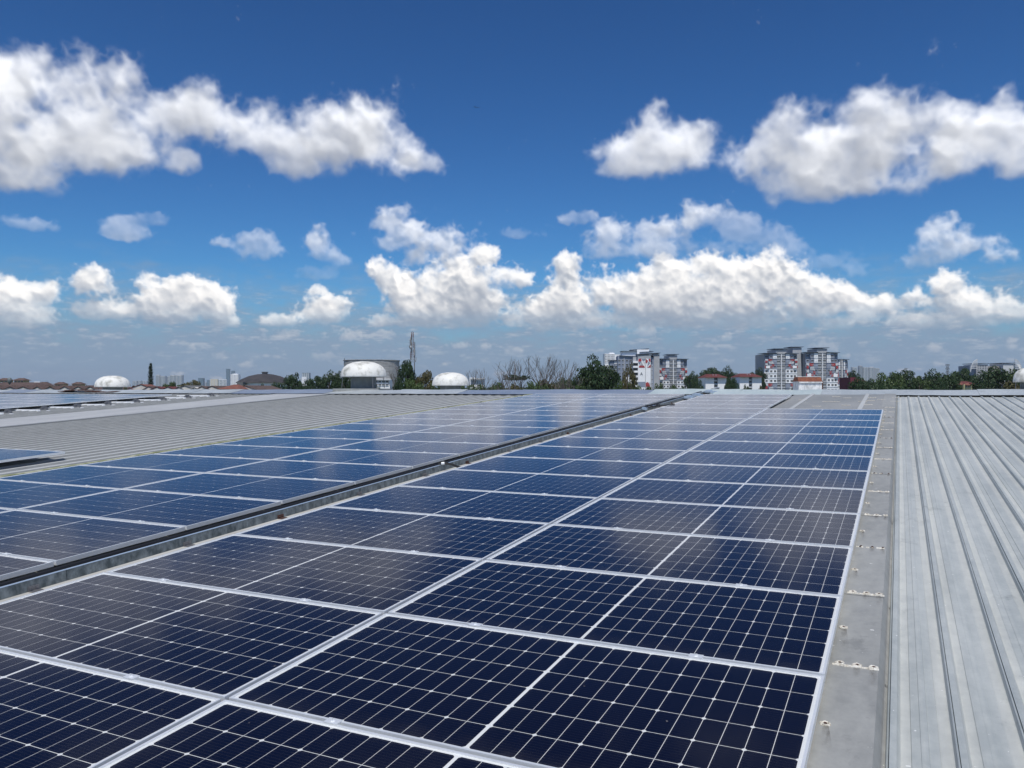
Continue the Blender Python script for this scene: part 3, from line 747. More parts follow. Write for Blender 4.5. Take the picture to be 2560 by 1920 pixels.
# bundle of loops of cable far up the tray
s = MB(); rnd = random.Random(3)
for q in range(9):
    cx, cy = -4.86 + rnd.uniform(-.05, .10), -.25 + q * .11; rr = rnd.uniform(.04, .075)
    pr = None
    for i in range(11):
        t = i / 10 * math.pi * 1.5 + q; p = (cx + rr * math.cos(t), cy + rr * math.sin(t) * 1.2, rr * .6 * math.sin(t * 1.0 + q) + .01)
        if pr: s.tube(pr, p, .006, .006, 5)
        pr = p
s.tube((-4.86, .3, .0), (-4.60, 1.1, -.03), .012); s.tube((-4.86, .2, .0), (-4.50, .9, .01), .010)
props(s.obj('cable_loops', m_black, mw=ROOF), 'tangle of thin black cable loops spilling from the tray halfway to the ridge', 'cable')
s = MB(); s.box(-4.90, -4.84, -.45, -.33, -.02, .035); s.box(-4.84, -4.80, -.43, -.35, -.03, .02)
props(s.obj('junction_box', m_galv_sky, mw=ROOF), 'small galvanised junction box on the tray beside the tangled cable loops', 'box')
for q, (vv, nm) in enumerate(((3.35, 'lower'), (4.3, 'middle'), (5.9, 'upper'))):
    s = MB(); s.box(-4.88, -4.74, vv, vv + .45, -.03, .028); s.box(-4.74, -4.66, vv + .12, vv + .32, -.06, .0); s.tube((-4.74, vv + .3, 0), (-4.60, vv + .6, -.05), .018)
    props(s.obj('tray_fitting', m_galv_sky, mw=ROOF), '%s of the bright steel fittings on the tray near the ridge' % nm, 'fitting')

# ------------------------------------------------------------------ rooftop vents beyond the ridge
def dome_vent(px, py_rim, wpx, D, lab, hgt=0.30, stain=0):
    """white mushroom ventilator; py_rim is where its rim shows"""
    p = at(px, py_rim, D); r = wpx / 2 / F * D
    g_ = 3.4
    root = empty('roof_ventilator', (p.x, p.y, p.z - g_), random.uniform(0, 6), lab, 'ventilator', 'white mushroom ventilators on the far slope')
    h = r * hgt * 2
    prof = [(r * .96, g_ - .02), (r * 1.0, g_ - .02), (r * 1.005, g_ + .02), (r * .992, g_ + h * .20), (r * .95, g_ + h * .42), (r * .86, g_ + h * .62), (r * .70, g_ + h * .80), (r * .48, g_ + h * .93), (r * .22, g_ + h * .99), (0.001, g_ + h)]
    s = MB(); s.lathe(prof, 48); s.lathe([(r * .97, g_ - .02), (r * .9, g_ + .02), (r * .3, g_ + h * .6)], 48); s.obj('dome', m_fibre, root, smooth=True)
    s = MB(); s.lathe([(r * .56, -1.5), (r * .56, g_ + h * .3)], 32); s.obj('neck', m_vent_neck, root, smooth=True)
    s = MB(); s.box(-r * 1.03, r * 1.03, -r * 1.03, r * 1.03, -2.4, g_ - r * 1.02 * .52); s.obj('curb', m_flash, root)
    s = MB(); a = 1.9
    for a in (.6, 2.2, 3.9, 5.4):
        s.tube((r * .93 * math.cos(a), r * .93 * math.sin(a), g_ - .01), (r * .98 * math.cos(a), r * .98 * math.sin(a), g_ - r * .5), .012)
    s.obj('strut', m_steel, root)
    return root
dome_vent(909, 941.5, 113, 31.0, 'large white mushroom ventilator in front of the grey drum-shaped building', .335)
dome_vent(1126.5, 963.5, 92, 37.0, 'white mushroom ventilator with a smooth dome between brown tree and dead twigs', .355)
dome_vent(281.5, 967, 82, 42.0, 'low white mushroom ventilator above the brown house roofs at far left', .34)
dome_vent(2572, 954.5, 68, 30.0, 'white mushroom ventilator cut off by the right picture edge', .52)
# rusty box vent
D = 33.0
m_corr = mat('flaking_white_sheet', (0.42, 0.44, 0.44), 0.6, 0.1, (0.80, 0.81, 0.80), scale=7, detail=8, contrast=(0.35, 0.6), stretch=(1, 1, .5))
m_rustR = mat('orange_rust_sheet', (0.13, 0.045, 0.028), 0.9, 0, (0.24, 0.085, 0.045), scale=5, detail=6)
p0 = at(1997, 975, D); p1 = at(2054, 975, D); zt = at(2000, 955, D).z; zr = at(2000, 942, D).z; w_ = p1.x - p0.x
bx = empty('box_vent', ((p0.x + p1.x) / 2, D, p0.z), R(-4), 'square roof vent with flaking white sides and a rust-brown sloping top', 'vent')
hz = zt - p0.z; hr = zr - p0.z
s = MB(); s.box(-w_ / 2, w_ / 2, 0, w_ * .9, -3, hz)
for k in range(6): x = -w_ / 2 + (k + .5) * w_ / 6; s.box(x - .012, x + .012, -.012, -.001, -3, hz - .02)
s.obj('body', m_corr, bx)
s = MB(); a = w_ / 2 + .02; s.ring([(-a, -.03, hz), (a, -.03, hz), (a, w_ * .93, hz), (-a, w_ * .93, hz)], [(-a + .03, .17, hr), (a - .02, .17, hr), (a - .02, w_ * .7, hr), (-a + .03, w_ * .7, hr)])
s.face([(-a + .03, .17, hr), (a - .02, .17, hr), (a - .02, w_ * .7, hr), (-a + .03, w_ * .7, hr)]); s.obj('top', m_rustR, bx)
s = MB(); s.box(-a, a, -.05, -.031, hz - .035, hz + .012); s.box(-a, -a + .03, -.05, w_ * .9, hz - .03, hz + .02); s.box(-a + .02, a - .01, .15, .20, hr - .005, hr + .018); s.obj('trim', m_corr, bx)
s = MB(); s.box(w_ / 2 + .001, w_ / 2 + .06, .02, w_ * .8, -3, hz + .05); s.obj('side_flashing', m_rust, bx)

# ------------------------------------------------------------------ buildings beyond the roof
m_glassd = mat('dark_window_glass', (0.02, 0.025, 0.03), 0.15)
m_pb = mat('slate_blue_render', (0.21, 0.25, 0.33), 0.8, 0, (0.25, 0.29, 0.37), scale=1)
m_pg = mat('mid_grey_render', (0.36, 0.375, 0.40), 0.8, 0, (0.41, 0.425, 0.45), scale=.5)
m_pl = mat('pale_grey_render', (0.55, 0.57, 0.59), 0.8)
m_pw = mat('white_render', (0.80, 0.82, 0.84), 0.8, 0, (0.87, 0.88, 0.90), scale=.4)
m_pr = mat('red_paint', (0.36, 0.045, 0.05), 0.7)
m_roofc = mat('dark_blue_canopy', (0.12, 0.155, 0.21), 0.6)
m_redroof = mat('dark_red_roof_tiles', (0.095, 0.022, 0.02), 0.85, 0, (0.14, 0.035, 0.03), scale=2)
m_maroon = mat('maroon_render', (0.13, 0.02, 0.035), 0.8)
m_cream = mat('cream_render', (0.62, 0.55, 0.38), 0.8)
m_brownroof = mat('brown_roof_tiles', (0.065, 0.042, 0.036), 0.9, 0, (0.12, 0.08, 0.07), scale=1.5)
m_orange = mat('orange_roof_tiles', (0.15, 0.055, 0.038), 0.9, 0, (0.22, 0.085, 0.06), scale=1.5)
m_gable = mat('stained_white_gable', (0.52, 0.50, 0.45), 0.85, 0, (0.66, 0.63, 0.58), scale=.6)
m_greyroof = mat('grey_roof_tiles', (0.12, 0.125, 0.13), 0.9)
m_conc = mat('streaked_grey_concrete', (0.26, 0.265, 0.27), 0.9, 0, (0.44, 0.445, 0.44), scale=.5, stretch=(1, 1, 5), detail=7)
m_blackroof = mat('sooty_dark_roof', (0.030, 0.030, 0.034), 0.9, 0, (0.055, 0.05, 0.055), scale=.3)
m_tower_w = mat('pale_tower_cladding', (0.55, 0.57, 0.58), 0.7)
m_tower_g = mat('blue_green_tower_glass', (0.10, 0.17, 0.21), 0.3)
m_ylw = mat('pale_yellow_render', (0.55, 0.53, 0.30), 0.85)

class Site:
    """a building described by its face in the photograph, at distance D, turned into metres"""
    def __init__(s, px, D, name, label, cat, group=None, rz=0.0, base=975):
        s.D = D; s.k = D / F; p = at(px, base, D); s.px = px; s.base = base; s.z0 = p.z
        s.root = empty(name, (p.x, D, 0), rz, label, cat, group)
    def X(s, x): return (x - s.px) * s.k
    def Z(s, y): return s.z0 + (s.base - y) * s.k
    def box(s, name, x0, x1, yt, yb, d0, d1, m, parent=None):
        b = MB(); z0 = 0 if yb is None else s.Z(yb); b.box(s.X(x0), s.X(x1), d0, d1, z0, s.Z(yt)); return b.obj(name, m, parent or s.root)
    def canopy(s, x0, x1, y, d0, d1, slope=0.0, m=None, t=2.0):
        b = MB(); z = s.Z(y); h = t * s.k
        a = (s.X(x0), s.X(x1)); zz = (z, z + slope * s.k)
        P = lambda i, d, o: (a[i], d, zz[i] + o)
        lo = [P(0, d0, 0), P(1, d0, 0), P(1, d1, 0), P(0, d1, 0)]; hi = [P(0, d0, h), P(1, d0, h), P(1, d1, h), P(0, d1, h)]
        b.ring(lo, hi); b.face(hi); b.face(lo[::-1]); return b.obj('canopy', m or m_roofc, s.root)
    def window(s, cx, cy, w, h, d, parent=None):
        key = ('win', round(w * s.k, 2), round(h * s.k, 2))
        if key not in WC:
            a, c = w * s.k / 2, h * s.k / 2; b = MB()
            b.box(-a, a, -.02, .0, -c, c, 0); t = .10
            b.box(-a - t, a + t, -.10, -.0, c, c + t, 1); b.box(-a - t, a + t, -.16, -.0, -c - t, -c, 1); b.box(-.03, .03, -.05, -.021, -c, c, 1)
            WC[key] = b.mesh('window', [m_glassd, m_pl])
        return link('window', WC[key], parent or s.root, (s.X(cx), d, s.Z(cy)))
    def poly(s, pts, d, m, name='mural_patch'):
        b = MB(); q = [(s.X(x), d, s.Z(y)) for x, y in pts]; q2 = [(x, d + .04, z) for x, y, z in q]
        b.face(q); b.ring(q, q2); return b.obj(name, m, s.root)
WC = {}

def mural(S, x0, y0, x1, y1, d, seed, mirror=False):
    """red, white and grey-blue triangles painted round a corner bay"""
    r = random.Random(seed); w, h = x1 - x0, y1 - y0
    def q(a, b): return (x0 + (1 - a if mirror else a) * w, y0 + b * h)
    T = [(((.28, .02), (.62, .0), (.60, .16), (.42, .24), (.25, .15)), m_pr), (((.0, .0), (.25, .02), (.22, .2), (.0, .12)), m_pl),
         (((.05, .2), (.22, .22), (.18, .42), (.0, .36)), m_pr), (((.30, .30), (.66, .26), (.72, .50), (.34, .48)), m_pl),
         (((.72, .1), (1, .05), (1, .4), (.76, .44)), m_pb), (((.0, .5), (.2, .46), (.26, .7), (.04, .66)), m_pl),
         (((.30, .55), (.55, .52), (.42, .82)), m_pb), (((.55, .56), (.80, .60), (.74, .84), (.60, .78)), m_pr),
         (((.06, .78), (.40, .70), (.50, .98), (.10, .99)), m_pw), (((.40, .86), (.52, .72), (.66, .98), (.42, .99)), m_pr), (((.0, .72), (.06, .75), (.07, .98), (.0, .98)), m_pr)]
    for P, m in T: S.poly([q(*p) for p in P], d - .05, m)

def wing(S, x0, x1, yt, fl, nfl, d0, dep, zones, seed, ybot=None, tower=None):
    """one symmetrical wing: corner bays, window bays, louvred stair bay with a white pilaster"""
    w = x1 - x0; yb = yt + fl * nfl
    S.box('wall', x0 + 2, x1 - 2, yt, None, d0 + 1.2, d0 + dep, m_pg)
    cx = (x0 + x1) / 2; cs = w * .135
    bays = [(x0, x0 + w * .13, 1.0), (x0 + w * .13, cx - cs, 0.0), (cx + cs, x1 - w * .13, 0.0), (x1 - w * .13, x1, 1.0)]
    for i, (a, b, off) in enumerate(bays):
        for (za, zb, kind) in zones:
            ya, yz = yt + za * fl, yt + zb * fl
            m = {'w': m_pw, 'g': m_pb, 'm': m_pb, 's': m_pb}[kind]
            S.box('wall_panel', a, b, ya, yz - .01, d0 + off, d0 + 1.3, m)
            if kind == 's' and i in (1, 2):      # white squares on slate
                mid = (a + b) / 2; c0, c1 = (mid, b - .3) if i == 1 else (a + .3, mid)
                S.box('wall_panel', c0, c1, ya + .3, yz - .5, d0 + off - .06, d0 + off - .01, m_pw)
            for k in range(int(round(zb - za))):
                yc = ya + (k + .55) * fl
                n = 1 if i in (0, 3) else 2
                for j in range(n): S.window(a + (b - a) * (j + .5) / n, yc, (b - a) / n * (.55 if n == 2 else .5), fl * .32, d0 + off - .01)
                S.box('ledge', a, b, ya + k * fl - .18, ya + k * fl + .18, d0 + off - .25, d0 + off - .001, m_pl)
    for (za, zb, kind) in zones:
        if kind == 'm':
            mural(S, x0, yt + za * fl + .5, cx - cs, yt + zb * fl - .5, d0, seed); mural(S, cx + cs, yt + za * fl + .5, x1, yt + zb * fl - .5, d0, seed + 1, True)
    S.box('stair_bay', cx - cs + .1, cx + cs - .1, yt - 1, None, d0 + .6, d0 + 1.25, m_pg)
    for k in range(nfl):
        yc = yt + (k + .5) * fl
        for sg in (-1, 1): S.window(cx + sg * cs * .52, yc, cs * .72, fl * .22, d0 + .58)
        S.box('ledge', cx - cs, cx + cs, yt + k * fl - .2, yt + k * fl + .2, d0 + .3, d0 + .57, m_pl)
    S.box('pilaster', cx - .8, cx + .8, yt + 1, None, d0 - .3, d0 + .29, m_pw)
    if tower:
        ty, tw = tower; S.box('stair_tower', cx - tw / 2, cx + tw / 2, ty, yt - 1, d0 + .4, d0 + dep - 3, m_pg)
        S.canopy(cx - tw / 2 - 4.5, cx + tw / 2 + 4, ty - 1.5, d0 - .4, d0 + dep - 5, 0.4, t=1.3)
    S.canopy(x0 - 2.5, cx - cs + 1, yt - 1.4, d0 - .8, d0 + dep - 6, .8, t=1.2); S.canopy(cx + cs - 1, x1 + 2.5, yt - 1.4, d0 - .8, d0 + dep - 6, -.8, t=1.2)

S = Site(2016, 430, 'apartment_block', 'wide slate and white apartment block with red mural patches behind the rust-topped vent', 'apartment block', rz=R(3))
wing(S, 1911, 1994, 885, 12.1, 9, 0, 16, [(0, 1, 's'), (1, 3, 'm'), (3, 6, 'w'), (6, 9, 'm')], 1, tower=(874, 27))
wing(S, 2012, 2094, 883, 12.1, 9, -2, 16, [(0, 2, 's'), (2, 5, 'm'), (5, 9, 'w')], 5, tower=(872, 26))
S.box('core_tower', 1989, 2012, 868, None, 4, 18, m_pg); S.canopy(1984, 2016, 867, 3.2, 14, 0.3, t=1.3)
wing(S, 2094.5, 2126, 900, 12.1, 8, 1.5, 14, [(0, 2, 's'), (2, 5, 'm'), (5, 8, 'w')], 9)
S.box('side_wall', 2126, 2129, 902, None, 3, 16, m_pg)

S = Site(1683, 440, 'apartment_block', 'narrower slate and white apartment block with red mural patches, right of the lettered gable', 'apartment block', rz=R(2))
wing(S, 1647.5, 1719, 899, 10.2, 9, 0, 16, [(0, 2, 's'), (2, 5, 'm'), (5, 9, 'w')], 13, tower=(888, 21))

# block with the letter A on its white gable
S = Site(1590, 415, 'apartment_block', 'stepped apartment block with a red mural and the letter A on its white gable', 'apartment block', rz=R(-4))
S.box('wall', 1527, 1563, 901, None, 8, 22, m_pb); S.canopy(1523, 1550, 900, 7.2, 18, 0.6, t=1.2)
S.box('wall_panel', 1538, 1547, 902, 908, 7.9, 8, m_pw)
S.box('wall', 1546, 1592, 888, None, 4, 20, m_pb); S.canopy(1550, 1594, 888.5, 3.2, 14, -2.6, t=1.4)
S.box('wall_panel', 1561, 1563, 890, None, 3.8, 4, m_pg)
S.box('penthouse', 1557, 1624, 876, 889, 5, 19, m_pw); S.box('penthouse', 1594, 1624, 873, 888.5, 3, 4.9, m_pw)
S.canopy(1577, 1625, 874.5, 4, 12, 3.6, t=1.3); S.canopy(1554, 1630, 877, 4, 14, 0, t=1.0); S.canopy(1600, 1635, 880.5, 2, 10, 2.0, t=1.2)
S.box('wall', 1583, 1595, 892, None, 1.2, 16, m_pg)
for k in range(7):
    y = 898 + k * 12; S.box('balcony', 1583, 1595, y + 4.5, y + 9.4, 0.2, 1.1, m_pw)
    S.box('opening', 1584, 1594.5, y + 9.6, y + 16.0, 1.10, 1.19, m_glassd)
S.box('gable', 1595.2, 1626.5, 888, None, 0, 15, m_pw)
S.box('gable_head', 1595.4, 1626.3, 888, 896, -.06, -.01, m_pg); S.canopy(1591, 1632, 886.5, -.6, 12, 2.8, t=1.5)
S.box('gable_foot', 1595.4, 1613, 954.5, 968, -.06, -.01, m_pb)
S.box('pilaster', 1613.0, 1614.0, 889, None, -.3, -.07, m_pg)
A_ = [((1596, 897), (1603, 896.5), (1604, 903), (1596, 905), 'r'), ((1604, 897), (1613, 897), (1612, 901), (1607, 903), 'b'), ((1596, 906), (1603, 904), (1599, 912), None, 'b'),
      ((1604, 904), (1608, 913), (1600, 913), None, 'p'), ((1598, 914), (1610, 914), (1612, 919), (1597, 919), 'r'), ((1614, 897), (1620, 902), (1617, 908), (1614, 907), 'r'),
      ((1621, 897), (1626, 897), (1626, 905), (1622, 903), 'r'), ((1620, 904), (1625, 907), (1618, 917), None, 'b'), ((1621, 917), (1626, 911), (1626, 919), (1617, 919), 'r'), ((1608, 904), (1612, 905), (1611, 912), None, 'l')]
for a in A_:
    pts = [p for p in a[:4] if p]; S.poly(pts, -.12, {'r': m_pr, 'b': m_pb, 'p': m_pg, 'l': m_pl}[a[4]])
S.poly([(1614, 957), (1620, 955), (1624, 962), (1625, 967), (1613.5, 967)], -.12, m_pr); S.poly([(1622, 956), (1626, 956), (1626, 964)], -.12, m_pl)
b = MB(); k_ = S.k                                           # the letter A
def stroke(x0, y0, x1, y1, w=.9):
    dx, dy = x1 - x0, y1 - y0; L_ = math.hypot(dx, dy); nx, ny = -dy / L_ * w / 2, dx / L_ * w / 2
    q = [(S.X(x0 + nx), -.1, S.Z(y0 + ny)), (S.X(x1 + nx), -.1, S.Z(y1 + ny)), (S.X(x1 - nx), -.1, S.Z(y1 - ny)), (S.X(x0 - nx), -.1, S.Z(y0 - ny))]
    b.face(q); b.ring(q, [(x, 0, z) for x, y, z in q])
stroke(1600.8, 938.2, 1603.6, 931.2); stroke(1606.4, 938.2, 1603.4, 931.2); stroke(1602, 935.9, 1605.4, 935.9)
b.obj('letter_a', m_glassd, S.root)
S.box('recess', 1627, 1636, 893, None, 3, 16, m_pb); S.box('side_wall', 1630, 1631, 905, None, 2.2, 2.9, m_pw); S.canopy(1626, 1637, 888.5, 2, 12, 0, t=1.3)
S.box('slab_tower', 1635.5, 1651, 884.5, None, 5, 22, m_pg); S.canopy(1630, 1653, 883, 4.2, 18, 1.0, t=1.4)
for k in range(6):
    for c in range(3): S.window(1531 + c * 5.6, 915 + k * 10.5, 3.4, 3.0, 7.98)
for k in range(7):
    for c in range(4): S.window(1550 + c * 9.5, 900 + k * 10.8, 5.0, 3.2, 3.98)
for k in range(7): S.window(1631, 905 + k * 10.8, 3.2, 3.0, 2.98)
S.box('balcony', 1566, 1583, 942, None, 2.4, 3.9, m_pw); 

# low-rise flats with dark red roofs
def flats(x0, x1, yt, D, lab, cw, rz=0):
    S = Site((x0 + x1) / 2, D, 'low_rise_flats', lab, 'flats', 'white low-rise flats with dark red roofs', rz)
    cx = (x0 + x1) / 2
    S.box('wall', x0, cx - cw, yt, None, 0, 12, m_pw); S.box('wall', cx + cw, x1, yt, None, 0, 12, m_pw); S.box('stair_wall', cx - cw + .1, cx + cw - .1, yt + .2, None, .8, 11, m_pl)
    for k in range(5):
        S.window(cx, yt + 3 + k * 9, cw * 1.7, 3.6, .78)
        S.box('sill', cx - cw + .2, cx + cw - .2, yt + 6.6 + k * 9, yt + 9 + k * 9, .2, .75, m_pl)
    e = 1.0; b = MB(); zt = S.Z(yt - 9.5); z = S.Z(yt - .1); a0, a1 = S.X(x0 - 1.5), S.X(x1 + 1.5); i0, i1 = S.X(x0 + 11), S.X(x1 - 11)
    lo = [(a0, -1.2, z), (a1, -1.2, z), (a1, 13.2, z), (a0, 13.2, z)]; hi = [(i0, 5.5, zt), (i1, 5.5, zt), (i1, 6.5, zt), (i0, 6.5, zt)]
    b.ring(lo, hi); b.face(hi); b.face(lo[::-1]); b.obj('roof', m_redroof, S.root)
    for k in (-3, 4): S.box('vent_pipe', cx + k, cx + k + .8, yt - 8, yt - 4, 2.5, 3.5, m_pl)
    return S
flats(1764, 1816, 944, 300, 'white low-rise flats with a dark red roof, left of the pair', 4.6)
flats(1849, 1904, 942.5, 300, 'white low-rise flats with a dark red roof, just left of the wide mural block', 4.2)
flats(1716, 1741, 950, 470, 'small white house with a dark red roof tucked behind the narrower mural block', 3.0, R(8))
# maroon and cream house
S = Site(2148, 300, 'town_house', 'cream house with a red roof and a maroon wing beside the dark woods', 'house')
S.box('maroon_wing', 2126, 2139, 943.5, None, 0, 10, m_maroon); S.box('wall', 2139.2, 2164, 954, None, 1, 11, m_cream)
b = MB(); b.ring([(S.X(2137), -.5, S.Z(955)), (S.X(2171), -.5, S.Z(955)), (S.X(2171), 12, S.Z(955)), (S.X(2137), 12, S.Z(955))], [(S.X(2141), 4, S.Z(944.5)), (S.X(2152), 4, S.Z(944.5)), (S.X(2152), 8, S.Z(944.5)), (S.X(2141), 8, S.Z(944.5))])
b.face([(S.X(2141), 4, S.Z(944.5)), (S.X(2152), 4, S.Z(944.5)), (S.X(2152), 8, S.Z(944.5)), (S.X(2141), 8, S.Z(944.5))]); b.obj('roof', m_redroof, S.root)
for k in range(3):
    for c in range(3): S.window(2143.5 + c * 3.6, 957.5 + k * 9, 2.6, 3.2, .98)
# house with orange roof in the woods
S = Site(2412, 230, 'village_house', 'yellow house with orange and red-brown roofs half hidden in the right-hand woods', 'house', rz=R(-6))
S.box('wall', 2392, 2436, 962, None, 0, 8, m_cream); S.box('porch_wall', 2404, 2424, 961, None, -1.5, -.1, m_ylw)
def hip(S, x0, x1, yb, yt, d0, d1, m, fr=.25, name='roof'):
    b = MB(); w = x1 - x0; dd = d1 - d0; z, zt = S.Z(yb), S.Z(yt)
    lo = [(S.X(x0), d0, z), (S.X(x1), d0, z), (S.X(x1), d1, z), (S.X(x0), d1, z)]
    hi = [(S.X(x0 + w * fr), d0 + dd * .45, zt), (S.X(x1 - w * fr), d0 + dd * .45, zt), (S.X(x1 - w * fr), d0 + dd * .55, zt), (S.X(x0 + w * fr), d0 + dd * .55, zt)]
    b.ring(lo, hi); b.face(hi); b.face(lo[::-1]); return b.obj(name, m, S.root)
hip(S, 2388, 2412, 962, 953.5, -1, 8, m_orange); hip(S, 2404, 2440, 961, 953, -.6, 9, m_redroof); hip(S, 2406, 2422, 963, 958, -2.6, 2, m_orange)
for c in (2410, 2416, 2430): S.window(c, 966, 3.4, 3.2, -1.52 if c < 2424 else -.02)
S.box('gable_end', 2385, 2390, 954, 962, 0, 3, m_gable)

# drum-shaped grey building behind the large ventilator
S = Site(917, 240, 'drum_building', 'grey drum-shaped concrete building behind the large white ventilator', 'building')
b = MB(); rr = S.k * 63 / math.sin(R(62)); cyy = rr
seg = 18
for i in range(seg):
    t0 = R(-62 + 124 * i / seg); t1 = R(-62 + 124 * (i + 1) / seg)
    for j in range(8):
        za = S.Z(957 - j * 7.2); zb = S.Z(957 - (j + 1) * 7.2) - .05
        o = 0.0 if (i + j) % 2 else .04
        q = [(rr * math.sin(t), cyy - (rr + o) * math.cos(t)) for t in (t0 + .002, t1 - .002)]
        b.face([(q[0][0], q[0][1], za), (q[1][0], q[1][1], za), (q[1][0], q[1][1], zb), (q[0][0], q[0][1], zb)])
props(b.obj('cladding_panels', m_conc, S.root), kind='stuff')
b = MB(); pr = [(rr * .995, S.Z(985)), (rr * .995, S.Z(900)), (rr * 1.02, S.Z(900)), (rr * 1.02, S.Z(898.4)), (rr * .9, S.Z(898.4)), (.01, S.Z(899))]
b.lathe(pr, 64, cy=cyy); b.obj('drum', m_conc, S.root, smooth=False)
S.box('lower_storey', 938, 976, 949, None, -1.0, 4, m_pw)
for k in range(2):
    for c in range(4): S.window(942 + c * 9, 954 + k * 8, 6.5, 3.2, -1.02)
S.box('parapet', 938, 978, 948, 950.5, -1.6, -1.1, m_pl)
b = MB(); b.tube((S.X(856), 3.0, S.Z(899)), (S.X(856), 3.0, S.Z(895)), .12); b.obj('mast', m_steel, S.root)
# dark-roofed hall
S = Site(640, 420, 'hall', 'broad hall with a shallow domed black roof, white walls and a small lantern', 'hall')
b = MB(); rr = S.k * 72; prof = [(rr * 1.0, S.Z(957)), (rr * .985, S.Z(955)), (rr * .80, S.Z(947)), (rr * .55, S.Z(939)), (rr * .28, S.Z(934.5)), (rr * .08, S.Z(933)), (.01, S.Z(933))]
b.lathe(prof, 40, cy=rr); b.obj('roof', m_blackroof, S.root, smooth=True)
b = MB(); b.lathe([(rr * .93, 0), (rr * .93, S.Z(957))], 40, cy=rr); b.obj('wall', m_pw, S.root, smooth=True)
b = MB(); b.lathe([(rr * .10, S.Z(936)), (rr * .10, S.Z(929.5)), (rr * .125, S.Z(929.5)), (rr * .125, S.Z(928)), (.01, S.Z(927.6))], 12, cy=rr); b.obj('lantern', m_greyroof, S.root)
S.box('side_roof', 597, 612, 955.5, 962, -3, 6, m_greyroof)

# sail-fronted office building in the far woods at right
S = Site(2490, 700, 'office_building', 'grey office building with two tall louvred sail-shaped ends above the woods', 'office building')
S.box('wall', 2428, 2441, 914, None, 2, 20, m_pb); S.box('wall', 2441.2, 2470, 911, None, 0, 20, m_pg); S.box('wall', 2470.2, 2508, 915, None, 4, 22, mat('warm_grey_render', (0.27, 0.25, 0.24), 0.8)); S.box('wall', 2508.2, 2540, 909, None, 0, 20, m_pl); S.box('wall', 2540.2, 2552, 911, None, 0, 20, m_pw)
S.canopy(2440, 2470, 909, -1, 21, 0, t=1.2); S.canopy(2505, 2538, 908, -1, 21, 0, t=1.2)
for k in range(5):
    for c in range(4): S.window(2445 + c * 6.5, 915 + k * 5.2, 3.2, 2.2, -.02)
    for c in range(3): S.window(2475 + c * 6, 919 + k * 5, 2.6, 2, 3.98)
for (xa, xb, sg) in ((2423, 2441, 1), (2552, 2534, -1)):
    b = MB()
    for i in range(9):
        t0, t1 = R(8 + i * 9), R(8 + (i + 1) * 9)
        c = (S.X(xb), S.Z(935)); ra, rb = abs(xb - xa) * S.k, 36 * S.k
        b.tube((c[0] - sg * ra * math.cos(t0), -2, c[1] + rb * math.sin(t0)), (c[0] - sg * ra * math.cos(t1), -2, c[1] + rb * math.sin(t1)), .35, .35, 5)
    for j in range(9):
        t = R(22 + j * 7.4); x = c[0] - sg * ra * math.cos(t)
        b.box(min(x, c[0] + sg * 0), max(x, c[0]), -2.2, -1.6, c[1] + rb * math.sin(t) - .15, c[1] + rb * math.sin(t) + .35)
    b.obj('sail_louvre', m_pl, S.root)
# white high-rise behind the big tree
S = Site(1530, 900, 'high_rise', 'white high-rise with small green and yellow windows above the big tree', 'high-rise')
S.box('wall', 1512, 1537, 884, None, 0, 18, m_pw); S.box('wall', 1537.2, 1551, 886, None, 3, 18, m_pw); S.box('plant_room', 1525, 1537, 881.5, 883.9, 3, 12, m_pw)
for k in range(6):
    for c in range(7): S.window(1514 + c * 3.5, 887 + k * 4.0, 1.9, 1.9, -.02)

# far skyline
def tower(x0, x1, yt, D, m1, m2, lab, n=3, cat='tower', grp=None, nfl=9, crown=0):
    S = Site((x0 + x1) / 2, D, 'tower_block', lab, cat, grp, R(random.uniform(-6, 6)))
    w = x1 - x0; dep = w * S.k * .7
    S.box('wall', x0, x1, yt, None, 0, dep, m1)
    for c in range(n):
        a = x0 + w * (c + .22) / n; S.box('window_strip', a, a + w * .5 / n, yt + 1.0, None, -.5, -.01, m2)
    if crown: S.box('crown', x0 + w * .2, x1 - w * .2, yt - crown, yt - .1, dep * .2, dep * .8, m1)
    return S
G1 = 'distant towers left of the dark-roofed hall'
tower(389, 399, 938, 3600, m_tower_w, m_tower_g, 'leftmost of the pale towers just right of the tall conifer', 3, crown=1.2)
tower(400, 413, 940, 3600, m_tower_w, m_tower_g, 'second pale tower right of the tall conifer', 4)
tower(417, 424, 941, 3700, m_tower_w, m_tower_g, 'slim third pale tower right of the tall conifer', 2)
tower(424.5, 437, 938, 3600, m_tower_w, m_tower_g, 'fourth pale tower right of the tall conifer, blue-striped', 4, crown=1)
tower(438, 455, 938, 3500, m_tower_w, m_tower_g, 'widest of the pale towers between conifer and green crown', 5, crown=1)
for i, (a, b_, y, D, d) in enumerate(((331, 342, 952, 5000, 'low hazy block left of the tall conifer'), (343, 353, 951, 5200, 'hazy grey-blue block nearest the tall conifer on its left'), (355, 367, 952, 5200, 'hazy block immediately left of the tall conifer trunk'), (495, 508, 945, 4300, 'hazy blue block right of the reddish green tree crown'), (510, 516, 955, 5600, 'tiny pale block in the haze left of the cream blocks'), (517, 525, 950, 5600, 'small blue block with a point, left of the cream blocks'))):
    tower(a, b_, y, D, m_tower_g if i in (3, 5) else m_tower_w, m_tower_g, d, 3)
tower(525, 544, 948, 3000, m_cream, m_pl, 'cream office block with flat top left of the tall blue pair', 5, 'office block')
tower(546, 566, 948, 2800, m_pw, m_tower_g, 'white office block below the tall blue pair', 6, 'office block')
tower(565, 574, 922, 5200, m_tower_g, m_tower_g, 'taller of the two blue glass towers left of the hall', 2)
tower(578, 586, 927, 5600, m_tower_g, m_tower_g, 'shorter of the two blue glass towers left of the hall', 2)
